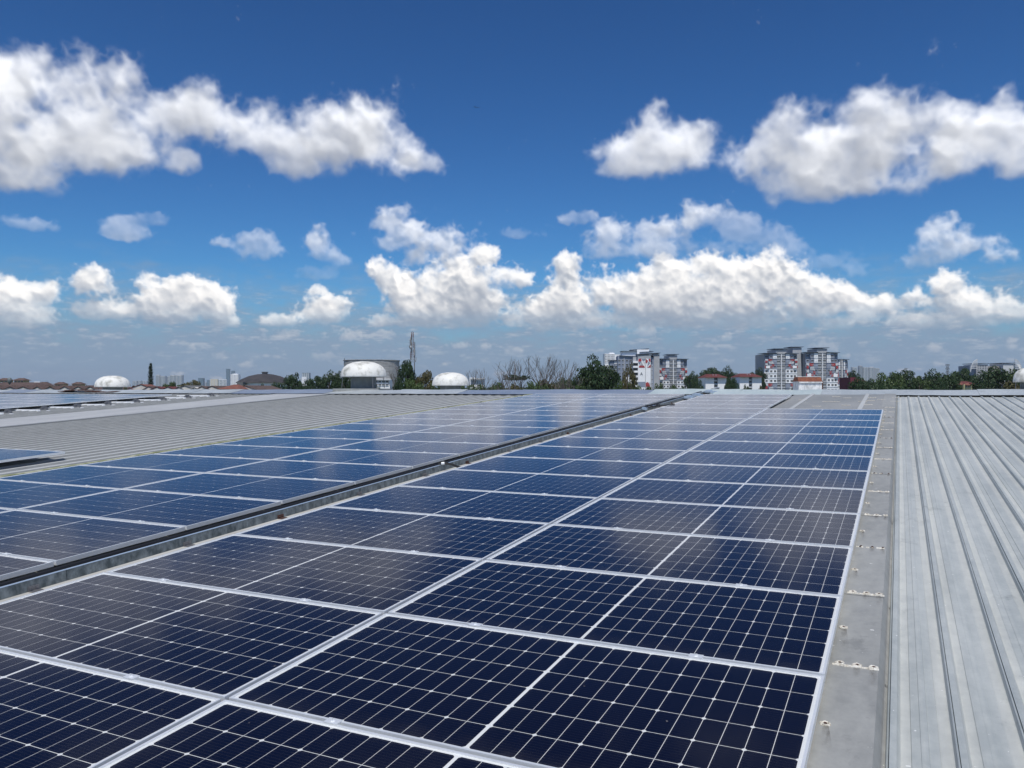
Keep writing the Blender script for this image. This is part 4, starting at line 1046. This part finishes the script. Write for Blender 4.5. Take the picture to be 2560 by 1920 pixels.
tower(576, 596, 936, 2600, m_pw, m_pl, 'white stepped block at the left shoulder of the dark-roofed hall', 5, 'office block', crown=2)
S = tower(755, 773, 932, 3600, m_tower_g, m_tower_w, 'blue-green tower with a white lower half between two dark trees', 4); S.box('lower_wall', 754.5, 766, 942, None, -2.5, -.6, m_pw)
tower(748, 754, 946, 4600, m_tower_w, m_tower_g, 'small pale block beside the blue-green tower', 2)
for i, (a, b_, y, d) in enumerate(((2131, 2144, 918, 'leftmost hazy block right of the wide mural building'), (2148, 2157, 915, 'tallest hazy tower right of the wide mural building'), (2158, 2172, 918, 'hazy tower third from the wide mural building'), (2173, 2186, 918, 'hazy tower fourth from the wide mural building'), (2187, 2199, 920, 'rightmost hazy tower of the cluster above the right-hand woods'))):
    tower(a, b_, y, 2900, m_pl if i != 1 else m_pg, m_tower_g, d, 4, crown=1.2 if i % 2 else 0)
S = Site(1192, 520, 'office_building', 'long low white building between the second ventilator and the dead trees', 'building'); S.box('wall', 1176, 1210, 949, None, 0, 20, m_pw); S.canopy(1174, 1212, 947.5, -2, 22, 0, m_pl, 1.6)
for c in range(7): S.box('window', 1179 + c * 4.4, 1181.4 + c * 4.4, 951, 975, -.3, -.01, m_pg)
S = Site(1185, 700, 'office_building', 'small white block standing just above the long low white building', 'building'); S.box('wall', 1174, 1188, 944, None, 0, 20, m_pw); S.box('wall', 1190, 1203, 946, None, 4, 20, m_pw)

# ------------------------------------------------------------------ houses on the left
def row_house(px, D, w, hgt, m_r, lab, grp, rz, ytop):
    """gabled terrace house; ytop = ridge position in the photograph"""
    p = at(px, ytop, D); zr = p.z; ww = w; dd = 9.0; ze = zr - hgt
    r = empty('row_house', (p.x, D, 0), rz, lab, 'house', grp)
    b = MB(); b.box(-ww / 2, ww / 2, 0, dd, 0, ze); b.obj('wall', m_gable, r)
    b = MB(); b.face([(-ww / 2, -.01, ze), (ww / 2, -.01, ze), (0, -.01, zr - .12)]); b.face([(-ww / 2, dd + .01, ze), (0, dd + .01, zr - .12), (ww / 2, dd + .01, ze)]); b.obj('gable', m_gable, r)
    b = MB(); o = .15; e = .06
    for sg in (-1, 1):
        lo = [(0, -o, zr), (0, dd + o, zr), (sg * (ww / 2 + o), dd + o, ze - o * hgt / (ww / 2)), (sg * (ww / 2 + o), -o, ze - o * hgt / (ww / 2))]
        hi = [(x, y, z + e) for x, y, z in lo]
        b.ring(lo, hi); b.face(hi); b.face(lo[::-1])
    b.obj('roof', m_r, r)
    b = MB(); b.box(-.6, .6, -.08, -.02, ze - 1.8, ze - .5); b.obj('window', m_glassd, r)
    return r
names = ['brown', 'dark brown', 'black-brown']
rnd = random.Random(21)
for i in range(24):
    px = -8 + i * 11.2 + rnd.uniform(-2, 2)
    row_house(px, 150 + (i % 3) * 14, rnd.uniform(3.2, 4.2), rnd.uniform(.8, 1.0), m_brownroof, 'white-gabled terrace house with a %s tiled roof, number %s from the left picture edge' % (names[i % 3], ['one', 'two', 'three', 'four', 'five', 'six', 'seven', 'eight', 'nine', 'ten', 'eleven', 'twelve', 'thirteen', 'fourteen', 'fifteen', 'sixteen', 'seventeen', 'eighteen', 'nineteen', 'twenty', 'twenty-one', 'twenty-two', 'twenty-three', 'twenty-four'][i]), 'terrace houses at left', R(rnd.uniform(-14, 30)), 966.5 + (i % 3) * -1.2 + rnd.uniform(-.6, .8))
for i, (px, yt, w, m_r, d) in enumerate(((352, 961, 9, m_orange, 'orange-brown roofed house just left of the tall conifer'), (372, 966, 6, m_brownroof, 'brown roofed white-gabled house below the conifer'), (392, 967, 7, m_redroof, 'dark red roofed house right of the conifer'),
        (420, 967, 8, m_redroof, 'maroon roofed house below the pale towers'), (447, 967, 6, m_greyroof, 'grey roofed gabled house below the green crown'), (462, 964, 9, m_greyroof, 'larger grey roofed house left of the red-orange roof'), (486, 968, 6, m_gable, 'pale low-gabled house under the hazy blue block'),
        (505, 966, 8, m_brownroof, 'white-gabled brown roofed house left of the red-orange roof'), (530, 965, 9, m_brownroof, 'broad brown roofed house next to the red-orange roof'), (612, 964, 12, m_brownroof, 'wide brown roofed house in front of the hall'), (592, 966, 6, m_greyroof, 'grey roofed house at the foot of the hall'), (325, 968, 6, m_orange, 'small orange roofed house right of the low white ventilator'))):
    row_house(px, 170, w * .7, 1.2, m_r, d, 'houses between ventilator and hall', R(rnd.uniform(-35, 20)), yt)
S = Site(567, 165, 'hip_roof_house', 'house with a red-orange hipped roof left of the dark-roofed hall', 'house'); S.box('wall', 552, 596, 971, None, 0, 8, m_gable); hip(S, 545, 603, 973, 961, -1, 9, m_orange, .42)
def lantern_house(px, yt, w, D, lab):
    S = Site(px, D, 'lantern_turret', lab, 'turret', 'cream turrets with brown hipped roofs on the left')
    S.box('wall', px - w / 2, px + w / 2, yt + 6, None, 0, w * S.k, m_ylw)
    for c in (-.33, 0, .33): S.window(px + c * w, yt + 9.2, w * .17, 3.4, -.02)
    hip(S, px - w * .68, px + w * .68, yt + 6, yt, -w * .18 * S.k, w * 1.18 * S.k, m_brownroof, .32)
lantern_house(6, 945, 24, 210, 'cream turret with brown hipped roof cut by the left picture edge'); lantern_house(47, 945, 24, 210, 'cream turret with brown hipped roof, second from the left edge')
lantern_house(105, 955, 22, 230, 'cream turret with brown hipped roof beside the white chimney block'); lantern_house(147, 955, 22, 235, 'cream turret with brown hipped roof between two others'); lantern_house(191, 955, 22, 240, 'cream turret with brown hipped roof nearest the low white ventilator')
S = Site(40, 205, 'long_house', 'long building with a dark brown hipped roof below the two left turrets', 'house'); S.box('wall', -30, 84, 963, None, 0, 9, m_ylw); hip(S, -36, 90, 964, 955.5, -1, 10, m_brownroof, .16)
S = Site(93, 260, 'chimney_block', 'small white block standing left of the third turret', 'block'); S.box('wall', 85, 100, 954, None, 0, 5, m_pw)
b = MB(); p = at(24, 951, 190); b.lathe([(.05, -1), (.4, -.5), (.5, 0), (.4, .5), (.05, .7)], 12); props(b.obj('round_finial', m_vent_neck, loc=p, smooth=True), 'small dark round topiary shape between the two left turrets', 'topiary')

# telecom mast
D = 200; S = Site(1031, D, 'telecom_mast', 'red and white lattice telecom mast hung with antennas above the trees', 'mast')
m_mr = mat('faded_red_steel', (0.17, 0.07, 0.06), 0.7); m_mw = mat('pale_grey_steel', (0.22, 0.22, 0.23), 0.6)
hw = 5 * S.k
for part in range(6):
    b = MB(); ya, yb = 905 - part * 12.5, 905 - (part + 1) * 12.5; za, zb = S.Z(ya), S.Z(yb); ha, hb = hw * (1 - part * .09), hw * (1 - (part + 1) * .09)
    cs_ = [(-1, -1), (1, -1), (1, 1), (-1, 1)]
    for i in range(4):
        c, d = cs_[i], cs_[(i + 1) % 4]
        b.tube((c[0] * ha, c[1] * ha, za), (c[0] * hb, c[1] * hb, zb), .035, .035, 4)
        for j in range(2):
            z1, z2 = za + (zb - za) * j / 2, za + (zb - za) * (j + 1) / 2
            b.tube((c[0] * ha, c[1] * ha, z1), (d[0] * ha, d[1] * ha, z2), .018, .018, 4); b.tube((d[0] * ha, d[1] * ha, z1), (c[0] * ha, c[1] * ha, z2), .018, .018, 4); b.tube((c[0] * ha, c[1] * ha, z1), (d[0] * ha, d[1] * ha, z1), .03, .03, 4)
    b.obj('lattice', m_mr if part % 2 else m_mw, S.root)
b = MB(); b.box(-hw * .9, hw * .9, -hw * .9, hw * .9, 0, S.Z(905)); 
b = MB()
for sx in (-1, 1):
    for sy in (-1, 1): b.tube((sx * hw, sy * hw, 0), (sx * hw, sy * hw, S.Z(905)), .07)
b.obj('legs', m_mw, S.root)
rnd = random.Random(2)
for k in range(22):
    t = rnd.uniform(0, 2 * math.pi); z = S.Z(rnd.uniform(834, 892)); r_ = hw * rnd.uniform(1.0, 1.5); b = MB()
    if k % 4 == 3: b.lathe([(.02, -.1), (.35, 0), (.38, .08), (.02, .1)], 12)
    else: b.box(-.10, .10, -.05, .05, -.8, .8); b.tube((0, .07, 0), (-.0, .6, 0), .03, .03, 4)
    o = b.obj('antenna', m_pl if k % 3 == 0 else m_mw, S.root, loc=(r_ * math.cos(t), r_ * math.sin(t), z)); o.rotation_euler = (R(90) if k % 4 == 3 else 0, 0, t - R(90))
b = MB(); b.tube((0, 0, S.Z(830)), (0, 0, S.Z(827)), .04); b.obj('tip', m_mr, S.root)
b = MB(); b.tube((hw * 1.6, 0, S.Z(905)), (hw * 1.9, 0, S.Z(893)), .07); b.tube((hw * 1.6, 0, S.Z(905)), (hw * .9, 0, S.Z(897)), .07); b.obj('platform', m_mw, S.root)

# pylons
def pylon(px, yt, w, D, lab):
    S = Site(px, D, 'power_pylon', lab, 'pylon'); b = MB(); H = S.Z(yt); h = w * S.k / 2
    for sx in (-1, 1):
        for sy in (-1, 1):
            b.tube((sx * h * .9, sy * h * .9, 0), (sx * h * .28, sy * h * .28, H * .72), .25, .2, 4); b.tube((sx * h * .28, sy * h * .28, H * .72), (sx * h * .42, sy * h * .3, H), .2, .15, 4)
    for k in range(9):
        z = H * k / 9; z2 = H * (k + 1) / 9; q = lambda z_: h * (.9 - .62 * min(1, z_ / (H * .72)))
        b.tube((-q(z), -q(z), z), (q(z2), -q(z2), z2), .14, .14, 4); b.tube((q(z), -q(z), z), (-q(z2), -q(z2), z2), .14, .14, 4)
    for z in (.80, .90, 1.0): b.tube((-h, 0, H * z), (h, 0, H * z), .22, .22, 4)
    b.obj('lattice', m_steel, S.root)
    b = MB(); 
    for z in (.80, .90, 1.0):
        for x in (-.95, .95): b.tube((h * x, 0, H * z), (h * x, 0, H * z - 1.6), .16, .16, 4)
    b.obj('insulator', m_steel, S.root)
pylon(2369, 911, 10, 800, 'taller power pylon rising above the right-hand woods'); pylon(2265, 920.5, 8, 1100, 'shorter power pylon, only its head above the right-hand woods')

# bird
b = MB(); b.tube((-.14, 0, 0), (.14, 0, .02), .045, .02, 6); b.face([(0, 0, .02), (.08, .5, .14), (-.04, .48, .13)]); b.face([(0, 0, .02), (-.04, -.48, .13), (.08, -.5, .14)]); b.face([(0, .01, .02), (-.04, .48, .13), (-.09, 0, .02)]); b.face([(-.14, .02, 0), (-.24, .05, 0), (-.24, -.05, 0), (-.14, -.02, 0)])
o = b.obj('bird', m_black, loc=at(1190, 269, 120)); o.rotation_euler = (.3, .4, 1.2); props(o, 'small dark bird gliding high in the blue sky', 'bird')

# ------------------------------------------------------------------ trees
def leaf_mat(name, c1, c2):
    m = bpy.data.materials.new(name); m.use_nodes = True; t = m.node_tree; b = t.nodes['Principled BSDF']
    tcn = t.nodes.new('ShaderNodeTexCoord'); oi = t.nodes.new('ShaderNodeObjectInfo')
    n = noise(t, tcn.outputs['Object'], 0.55, 3); n2 = noise(t, tcn.outputs['Object'], 6.0, 2)
    c = mix_rgb(t, ramp(t, n, .35, .65), c1, c2); c = mix_rgb(t, ramp(t, n2, .3, .7), c, tuple(x * 1.5 for x in c2)) if False else c
    c = mix_rgb(t, ramp_to(t, oi.outputs['Random'], 0.0, 0.40), c, tuple(min(1, x * 1.5) for x in c2)); c = mix_rgb(t, ramp(t, n2, .45, .75), c, tuple(x * 1.2 for x in c2))
    t.links.new(c, b.inputs['Base Color']); b.inputs['Roughness'].default_value = 0.55; b.inputs['Specular IOR Level'].default_value = 0.3
    t.links.new(mix_rgb(t, 0.5, (0, 0, 0), c), b.inputs['Emission Color']) if False else None
    return m
m_leaf = leaf_mat('deep_green_leaves', (0.010, 0.025, 0.009), (0.025, 0.050, 0.016))
m_leaf2 = leaf_mat('fresh_green_leaves', (0.026, 0.052, 0.016), (0.056, 0.088, 0.026))
m_leaf3 = leaf_mat('olive_brown_leaves', (0.040, 0.045, 0.016), (0.085, 0.075, 0.028))
m_leaf4 = leaf_mat('blue_green_needles', (0.018, 0.034, 0.022), (0.03, 0.05, 0.032))
m_bark = mat('grey_brown_bark', (0.10, 0.085, 0.07), 0.9, 0, (0.17, 0.15, 0.13), scale=4)
m_dead = mat('bare_grey_wood', (0.085, 0.075, 0.068), 0.9, 0, (0.15, 0.135, 0.125), scale=3)

def crown_mesh(name, seed, m, n_cl=46, per=95, leaf=.040, shape='round', gaps=.25):
    """unit crown: x, y in -1..1, z in 0..1; many leaf faces gathered in uneven clumps"""
    r = np.random.default_rng(seed)
    cl = []
    while len(cl) < n_cl:
        p = r.uniform(-1, 1, 3); p[2] = r.uniform(0, 1)
        q = (p[0] ** 2 + p[1] ** 2) ** .5
        if shape == 'round': ok = (q / .80) ** 2 + ((p[2] - .46) / .46) ** 2 < 1 and ((q / .80) ** 2 + ((p[2] - .46) / .46) ** 2 > .22)
        elif shape == 'tall': ok = q < .62 * math.sin(min(1, (1.04 - p[2]) * 1.1) * math.pi * .5) ** .8 + .08
        elif shape == 'flat': ok = q < .85 and p[2] > .45 + .25 * q ** 2 * 0 and p[2] < .92 - .25 * q ** 2
        else: ok = q < .85
        if ok: cl.append(p)
    cl = np.array(cl); rad = r.uniform(.12, .27, n_cl)
    if shape == 'flat': rad *= .7
    V = []
    for c, a in zip(cl, rad):
        d = r.normal(size=(per, 3)); d /= np.linalg.norm(d, axis=1)[:, None]; rr = a * r.uniform(.55, 1.08, per) ** .6
        P = c + d * rr[:, None] * np.array([1, 1, .62 if shape != 'flat' else .35]); P[:, 2] = np.maximum(P[:, 2], -.02)
        nrm = d + r.normal(size=(per, 3)) * .55 + np.array([0, 0, .35]); nrm /= np.linalg.norm(nrm, axis=1)[:, None]
        t = np.cross(nrm, r.normal(size=(per, 3))); t /= np.linalg.norm(t, axis=1)[:, None]; b = np.cross(nrm, t)
        s = (leaf * r.uniform(.6, 1.4, per))[:, None]
        V.append(np.stack([P - t * s, P - b * s * .6 + nrm * s * .15, P + t * s, P + b * s * .6 + nrm * s * .15], 1))
    V = np.concatenate(V).reshape(-1, 3); k = len(V) // 4
    me = bpy.data.meshes.new(name); me.vertices.add(len(V)); me.vertices.foreach_set('co', V.ravel()); me.loops.add(len(V)); me.loops.foreach_set('vertex_index', np.arange(len(V)))
    me.polygons.add(k); me.polygons.foreach_set('loop_start', np.arange(k) * 4); me.polygons.foreach_set('loop_total', np.full(k, 4)); me.materials.append(m); me.update(); me.validate()
    return me
CR = {
 'deep': [crown_mesh('crown', s_, m_leaf, 60, 120, .036) for s_ in (1, 2, 3)],
 'fresh': [crown_mesh('crown', s_, m_leaf2, 55, 110, .038) for s_ in (4, 5)],
 'olive': [crown_mesh('crown', s_, m_leaf3, 50, 105, .038) for s_ in (6,)],
 'tall': [crown_mesh('crown', s_, m_leaf, 34, 90, .046, 'tall') for s_ in (7,)],
 'flat': [crown_mesh('crown', s_, m_leaf, 46, 90, .040, 'flat') for s_ in (8,)],
 'sparse': [crown_mesh('crown', s_, m_leaf3, 26, 80, .040) for s_ in (9,)],
}
def trunk_mesh(seed, H, hc, r0, rc, m):
    r = random.Random(seed); b = MB(); p = Vector((0, 0, -.3)); top = Vector((r.uniform(-.3, .3), r.uniform(-.3, .3), H * .86)); n = 5
    for i in range(n):
        q = Vector((top.x * (i + 1) / n + r.uniform(-.1, .1), top.y * (i + 1) / n + r.uniform(-.1, .1), -.3 + (top.z + .3) * (i + 1) / n))
        b.tube(p, q, r0 * (1 - i / n * .8), r0 * (1 - (i + 1) / n * .8), 7, cap=(i == 0)); 
        if i >= 1:
            for _ in range(3):
                t = r.uniform(0, 6.28); e = Vector((math.cos(t) * rc * r.uniform(.45, .75), math.sin(t) * rc * r.uniform(.45, .75), min(H * .9, q.z + (H - q.z) * r.uniform(.25, .7))))
                mid = (p + e) / 2 + Vector((0, 0, -.06 * H)) * 0 + Vector((r.uniform(-.3, .3), r.uniform(-.3, .3), r.uniform(.1, .5)))
                b.tube(p, mid, r0 * .35, r0 * .22, 5, cap=False); b.tube(mid, e, r0 * .22, r0 * .06, 5, cap=False)
        p = q
    return b.mesh('trunk', m, True)
tr_rnd = random.Random(40); tcount = {}
def tree(px, ytop, wpx, D, kind, lab, name='broadleaf_tree', grp=None, low=.35):
    p = at(px, ytop, D); H = p.z; rc = wpx / 2 / F * D
    r = empty(name, (p.x, D, 0), tr_rnd.uniform(0, 6.28), lab, 'tree', grp)
    ch = min(H * (1 - low), max(rc * 1.8, H * .5)) if kind != 'flat' else rc * 1.0
    k = tcount.get(kind, 0); tcount[kind] = k + 1; me = CR[kind][k % len(CR[kind])]
    c = link('crown', me, r, (0, 0, H - ch)); c.scale = (rc * 1.3, rc * 1.3, ch * 1.02)
    link('trunk', trunk_mesh(px, H, H - ch, max(.16, H * .018), rc, m_bark), r)
    return r
GW = 'dark woods at right'
T = [  # right-hand woods, near row then far row
 (2150, 938, 52, 210, 'deep', 'dark tree right behind the cream and maroon house'), (2176, 946, 60, 170, 'deep', 'low dense tree covering the right end of the cream house'),
 (2222, 930, 84, 190, 'fresh', 'broad mid-green tree, first tall crown of the right-hand woods'), (2262, 927, 78, 205, 'deep', 'rounded crown below the shorter pylon'),
 (2300, 940, 54, 200, 'fresh', 'lower green tree filling the dip left of the taller pylon'), (2325, 926, 66, 215, 'deep', 'rough dark crown between the two pylons'),
 (2362, 930, 70, 200, 'deep', 'dark round crown directly below the taller pylon'), (2408, 922, 64, 260, 'deep', 'taller crown behind the yellow house with orange roof'),
 (2398, 936, 48, 262, 'fresh', 'green crown left behind the yellow house'), (2462, 930, 60, 215, 'deep', 'dark crown right of the yellow house'), (2505, 913, 100, 190, 'deep', 'biggest dark crown in front of the sail-fronted offices'),
 (2550, 926, 70, 160, 'fresh', 'green crown at the far right beside the cut-off ventilator'), (2470, 950, 60, 140, 'deep', 'low near tree before the biggest dark crown'), (2340, 955, 70, 140, 'deep', 'low near tree below the taller pylon'),
 (2265, 955, 80, 140, 'deep', 'low near tree below the shorter pylon'), (2205, 957, 70, 140, 'deep', 'low near tree beside the cream house'), (2535, 950, 70, 130, 'olive', 'low olive tree under the cut-off ventilator'), (2362, 962, 40, 135, 'deep', 'low shrubby tree left of the yellow house'),
 (2125, 925, 40, 480, 'deep', 'tree crown showing just right of the wide mural block'), (2452, 962, 30, 135, 'deep', 'low tree hiding the right end of the yellow house'),
]
for t_ in T: tree(*t_[:5], t_[5], grp=GW, low=.12)
GM = 'trees among the apartment blocks'
for t_ in [(1728, 930, 34, 420, 'deep', 'dark tree behind the small white house'), (1750, 935, 34, 350, 'deep', 'dark crown left of the first low-rise flats'), (1777, 920, 62, 340, 'deep', 'broad dark crown behind the first low-rise flats'), (1813, 917, 44, 340, 'deep', 'tall rounded crown right behind the first low-rise flats'),
           (1838, 932, 40, 340, 'deep', 'dark crown in the gap between the two low-rise flats'), (1830, 945, 40, 260, 'deep', 'low dark tree filling the gap between the two flats'), (1893, 921, 44, 400, 'deep', 'crown rising above the second low-rise flats'), (1907, 940, 18, 320, 'tall', 'narrow dark tree at the left corner of the wide mural block'),
           (1866, 961, 26, 200, 'deep', 'small dark tree in front of the second low-rise flats'), (1899, 961, 16, 210, 'olive', 'small olive bush right of the second low-rise flats'), (1745, 950, 30, 230, 'deep', 'dense dark tree left of the first low-rise flats'),
           (1988, 964, 20, 300, 'olive', 'small bush at the foot of the wide mural block'), (1650, 957, 34, 200, 'fresh', 'light green bush below the narrower mural block'), (1622, 963, 24, 230, 'fresh', 'green bush below the lettered gable'), (1705, 966, 22, 260, 'fresh', 'small green bush at the foot of the narrower mural block')]: tree(*t_[:5], t_[5], grp=GM, low=.12)
tree(1495, 893, 98, 150, 'deep', 'largest dark rounded tree, left of the apartment blocks', low=.10)
tree(1462, 925, 60, 150, 'deep', 'lower left shoulder tree beside the largest dark tree', low=.10)
tree(1571, 895, 40, 120, 'sparse', 'thin see-through tree standing in front of the lettered block', low=.3)
tree(1568, 950, 70, 125, 'fresh', 'leafy green shrub tree below the thin see-through tree', low=.1); tree(1600, 964, 50, 120, 'fresh', 'low green shrub tree below the balconies of the lettered block', low=.1)
tree(1289, 935, 54, 170, 'flat', 'umbrella-shaped tree under the dead trees', 'umbrella_tree'); tree(1306, 938, 36, 180, 'flat', 'smaller umbrella-shaped crown just right of the first', 'umbrella_tree')
for t_ in [(1016, 902, 50, 150, 'deep', 'dark tree directly below the telecom mast'), (1062, 922, 52, 150, 'olive', 'reddish olive tree between mast and second ventilator'), (1033, 945, 60, 140, 'fresh', 'low green bush tree below the telecom mast'), (995, 950, 44, 140, 'deep', 'dark bush right of the drum-shaped building'), (1090, 955, 44, 130, 'fresh', 'green bush left of the second ventilator'),
           (732, 931, 50, 240, 'deep', 'rounded dark tree right of the dark-roofed hall'), (790, 941, 50, 230, 'deep', 'dark crown right of the blue-green tower'), (822, 929, 54, 230, 'deep', 'taller dark crown left of the drum-shaped building'), (848, 927, 40, 230, 'deep', 'dark crown touching the left side of the drum-shaped building'), (868, 935, 40, 210, 'deep', 'dark crown in front of the drum-shaped building'),
           (770, 952, 40, 200, 'deep', 'low dark crown left of the ventilator'), (652, 959, 38, 220, 'deep', 'low round tree in front of the hall'), (690, 957, 46, 220, 'deep', 'low dark tree at the right end of the hall'), (700, 965, 40, 200, 'deep', 'small dark tree beneath the right end of the hall'),
           (425, 953, 40, 260, 'fresh', 'green crown below the pale towers'), (477, 948, 50, 330, 'olive', 'brownish green crown right of the pale towers'), (313, 966, 16, 140, 'fresh', 'small green shrub right of the low white ventilator'),
           (1160, 957, 40, 150, 'fresh', 'green bush right of the second ventilator'), (1195, 960, 60, 140, 'fresh', 'low green bush below the long white building'), (1245, 952, 56, 150, 'fresh', 'green bush below the leaning dead tree'), (1275, 957, 60, 140, 'olive', 'olive bush under the umbrella-shaped tree'),
           (1330, 952, 60, 150, 'fresh', 'green bush under the tallest dead trees'), (1370, 945, 70, 160, 'olive', 'olive crown behind the dead trunks'), (1400, 947, 50, 170, 'deep', 'dark crown left of the largest dark tree'), (1420, 942, 54, 160, 'fresh', 'green crown just left of the largest dark tree'), (1350, 962, 80, 130, 'fresh', 'low wide bush in front of the dead trunks'), (1440, 960, 60, 130, 'fresh', 'low green bush at the foot of the largest dark tree'),
           (940, 963, 30, 200, 'deep', 'small dark bush beneath the large ventilator rim'), (1680, 962, 26, 250, 'fresh', 'little green bush in front of the narrower mural block'), (215, 968, 20, 260, 'fresh', 'small shrub left of the low white ventilator')]: tree(*t_[:5], t_[5], grp='trees along the edge of the site', low=.1)

# tall conifer with tiers
p = at(377, 907.5, 260); H = p.z
r_ = empty('norfolk_pine', (p.x, 260, 0), 0, 'tall narrow conifer with tiered branches standing alone at left', 'tree')
rg = np.random.default_rng(3); b = MB(); bt = MB(); bt.tube((0, 0, 0), (0, 0, H), .22, .03, 7); base = H * .12
for k in range(34):
    z = base + (H - .5 - base) * k / 33; L_ = (1.45 if k > 3 else 1.2) * (1 - (k / 35) ** 1.15) * (1 + .22 * math.sin(k * 2.1)) + .2
    for a in range(7):
        t = a / 7 * 6.283 + k * .5; e = (L_ * math.cos(t), L_ * math.sin(t), z + .18 * L_); bt.tube((0, 0, z), e, .035, .012, 4, cap=False)
        for q in range(13):
            f_ = rg.uniform(.15, 1.05); c = np.array([e[0] * f_, e[1] * f_, z + .18 * L_ * f_]) + rg.normal(size=3) * np.array([.12, .12, .16]); s_ = .15
            d1, d2 = rg.normal(size=3) * s_, rg.normal(size=3) * s_
            b.face([c - d1, c - d2 * .6, c + d1, c + d2 * .6])
b.obj('foliage', m_leaf4, r_); bt.obj('trunk', m_bark, r_)

# dead trees
def dead_tree(px, ytop, D, seed, lab, spread=.30, lean=0.0, thick=.15):
    p = at(px, ytop, D); H = p.z; r = random.Random(seed); b = MB()
    def grow(pos, d, L, rad, lvl):
        n = 4; q = pos
        for i in range(n):
            d2 = (d + Vector((r.uniform(-.17, .17), r.uniform(-.17, .17), r.uniform(-.02, .10)))).normalized(); e = q + d2 * L / n
            b.tube(q, e, rad * (1 - i / n * .45), rad * (1 - (i + 1) / n * .45), 5, cap=False)
            if lvl < 3 and i >= 1 and r.random() < .92:
                t = r.uniform(0, 6.28); sd_ = (d2 * 1.0 + Vector((math.cos(t), math.sin(t), .25)) * r.uniform(.45, .95)).normalized()
                grow(e, sd_, L * r.uniform(.38, .62), rad * .5, lvl + 1)
            q = e; d = d2
        if lvl < 3:
            for _ in range(2):
                t = r.uniform(0, 6.28); grow(q, (d + Vector((math.cos(t), math.sin(t), .2)) * .55).normalized(), L * .45, rad * .5, lvl + 1)
    grow(Vector((0, 0, 0)), Vector((lean, 0, 1)).normalized(), 1.0, .02, 0)
    zs = max(v[2] for v in b.v); k = H / zs
    rr = thick / (.02 * k)                                   # keep limb thickness realistic after scaling
    b.v = [(x * k * .85, y * k * .85, z * k) for x, y, z in b.v]
    rt = empty('dead_tree', (p.x, D, 0), r.uniform(0, 6), lab, 'tree', 'leafless dead trees'); b.obj('trunk', m_dead, rt)
for i, a in enumerate([(1288, 896, 'leftmost of the tall group of dead trees'), (1318, 893, 'dead tree with wide forks, second in the tall group'), (1345, 886, 'tallest dead tree near the middle of the group'), (1366, 884, 'slender dead tree right of the tallest'), (1385, 888, 'dead tree with many upright twigs, right part of the group'), (1402, 897, 'dead tree at the right end of the tall group'), (1422, 905, 'lower dead tree closest to the largest dark tree'), (1173, 920, 'small twiggy dead tree right of the second ventilator'), (1218, 919, 'lone leaning dead pole with few branches'), (1252, 928, 'short dead tree behind the green bushes'), (996, 906, 'bare twiggy tree between drum building and mast')]):
    dead_tree(a[0], a[1], 135 + (i % 4) * 9, 60 + i * 3, a[2], lean=.25 if 'leaning' in a[2] else random.uniform(-.08, .08))

# the far wooded plain, one mass of undergrowth and small crowns
V = []; rg = np.random.default_rng(9)
def clumps(n, d0, d1, h0, h1, size, per):
    ang = rg.uniform(-.64, .64, n); D = d0 * (d1 / d0) ** rg.uniform(0, 1, n)
    for a, d in zip(ang, D):
        x = math.tan(a) * d; h = rg.uniform(h0, h1); s = size * rg.uniform(.7, 1.4)
        c = np.array([x, d, h * .55]); q = rg.normal(size=(per, 3)); q /= np.linalg.norm(q, axis=1)[:, None]
        P = c + q * np.array([s, s, h * .5]) * rg.uniform(.75, 1.05, per)[:, None]
        nr = q + rg.normal(size=(per, 3)) * .5 + np.array([0, 0, .4]); nr /= np.linalg.norm(nr, axis=1)[:, None]; t = np.cross(nr, rg.normal(size=(per, 3))); t /= np.linalg.norm(t, axis=1)[:, None]; b_ = np.cross(nr, t); z = s * .16
        V.append(np.stack([P - t * z, P - b_ * z, P + t * z, P + b_ * z], 1))
clumps(520, 420, 1500, 9, 14.5, 7, 60); clumps(420, 1500, 5200, 10, 19, 22, 40)
V = np.concatenate(V).reshape(-1, 3); k = len(V) // 4
me = bpy.data.meshes.new('distant_woods'); me.vertices.add(len(V)); me.vertices.foreach_set('co', V.ravel()); me.loops.add(len(V)); me.loops.foreach_set('vertex_index', np.arange(len(V)))
me.polygons.add(k); me.polygons.foreach_set('loop_start', np.arange(k) * 4); me.polygons.foreach_set('loop_total', np.full(k, 4)); me.materials.append(m_leaf); me.update(); me.validate()
props(link('distant_woods', me), 'continuous dark green woods filling the plain towards the horizon', 'woods', kind='stuff')

# ------------------------------------------------------------------ air
HAZE = 0.00008
b = MB(); b.box(-6600, 6600, -1100, 8100, -1.0, 165)
hm = bpy.data.materials.new('haze'); hm.use_nodes = True; t = hm.node_tree; t.nodes.clear()
o_ = t.nodes.new('ShaderNodeOutputMaterial'); v_ = t.nodes.new('ShaderNodeVolumePrincipled'); v_.inputs['Color'].default_value = (0.80, 0.88, 1.0, 1); v_.inputs['Density'].default_value = HAZE; v_.inputs['Anisotropy'].default_value = 0.2
t.links.new(v_.outputs[0], o_.inputs['Volume'])
props(b.obj('haze', hm), kind='stuff')
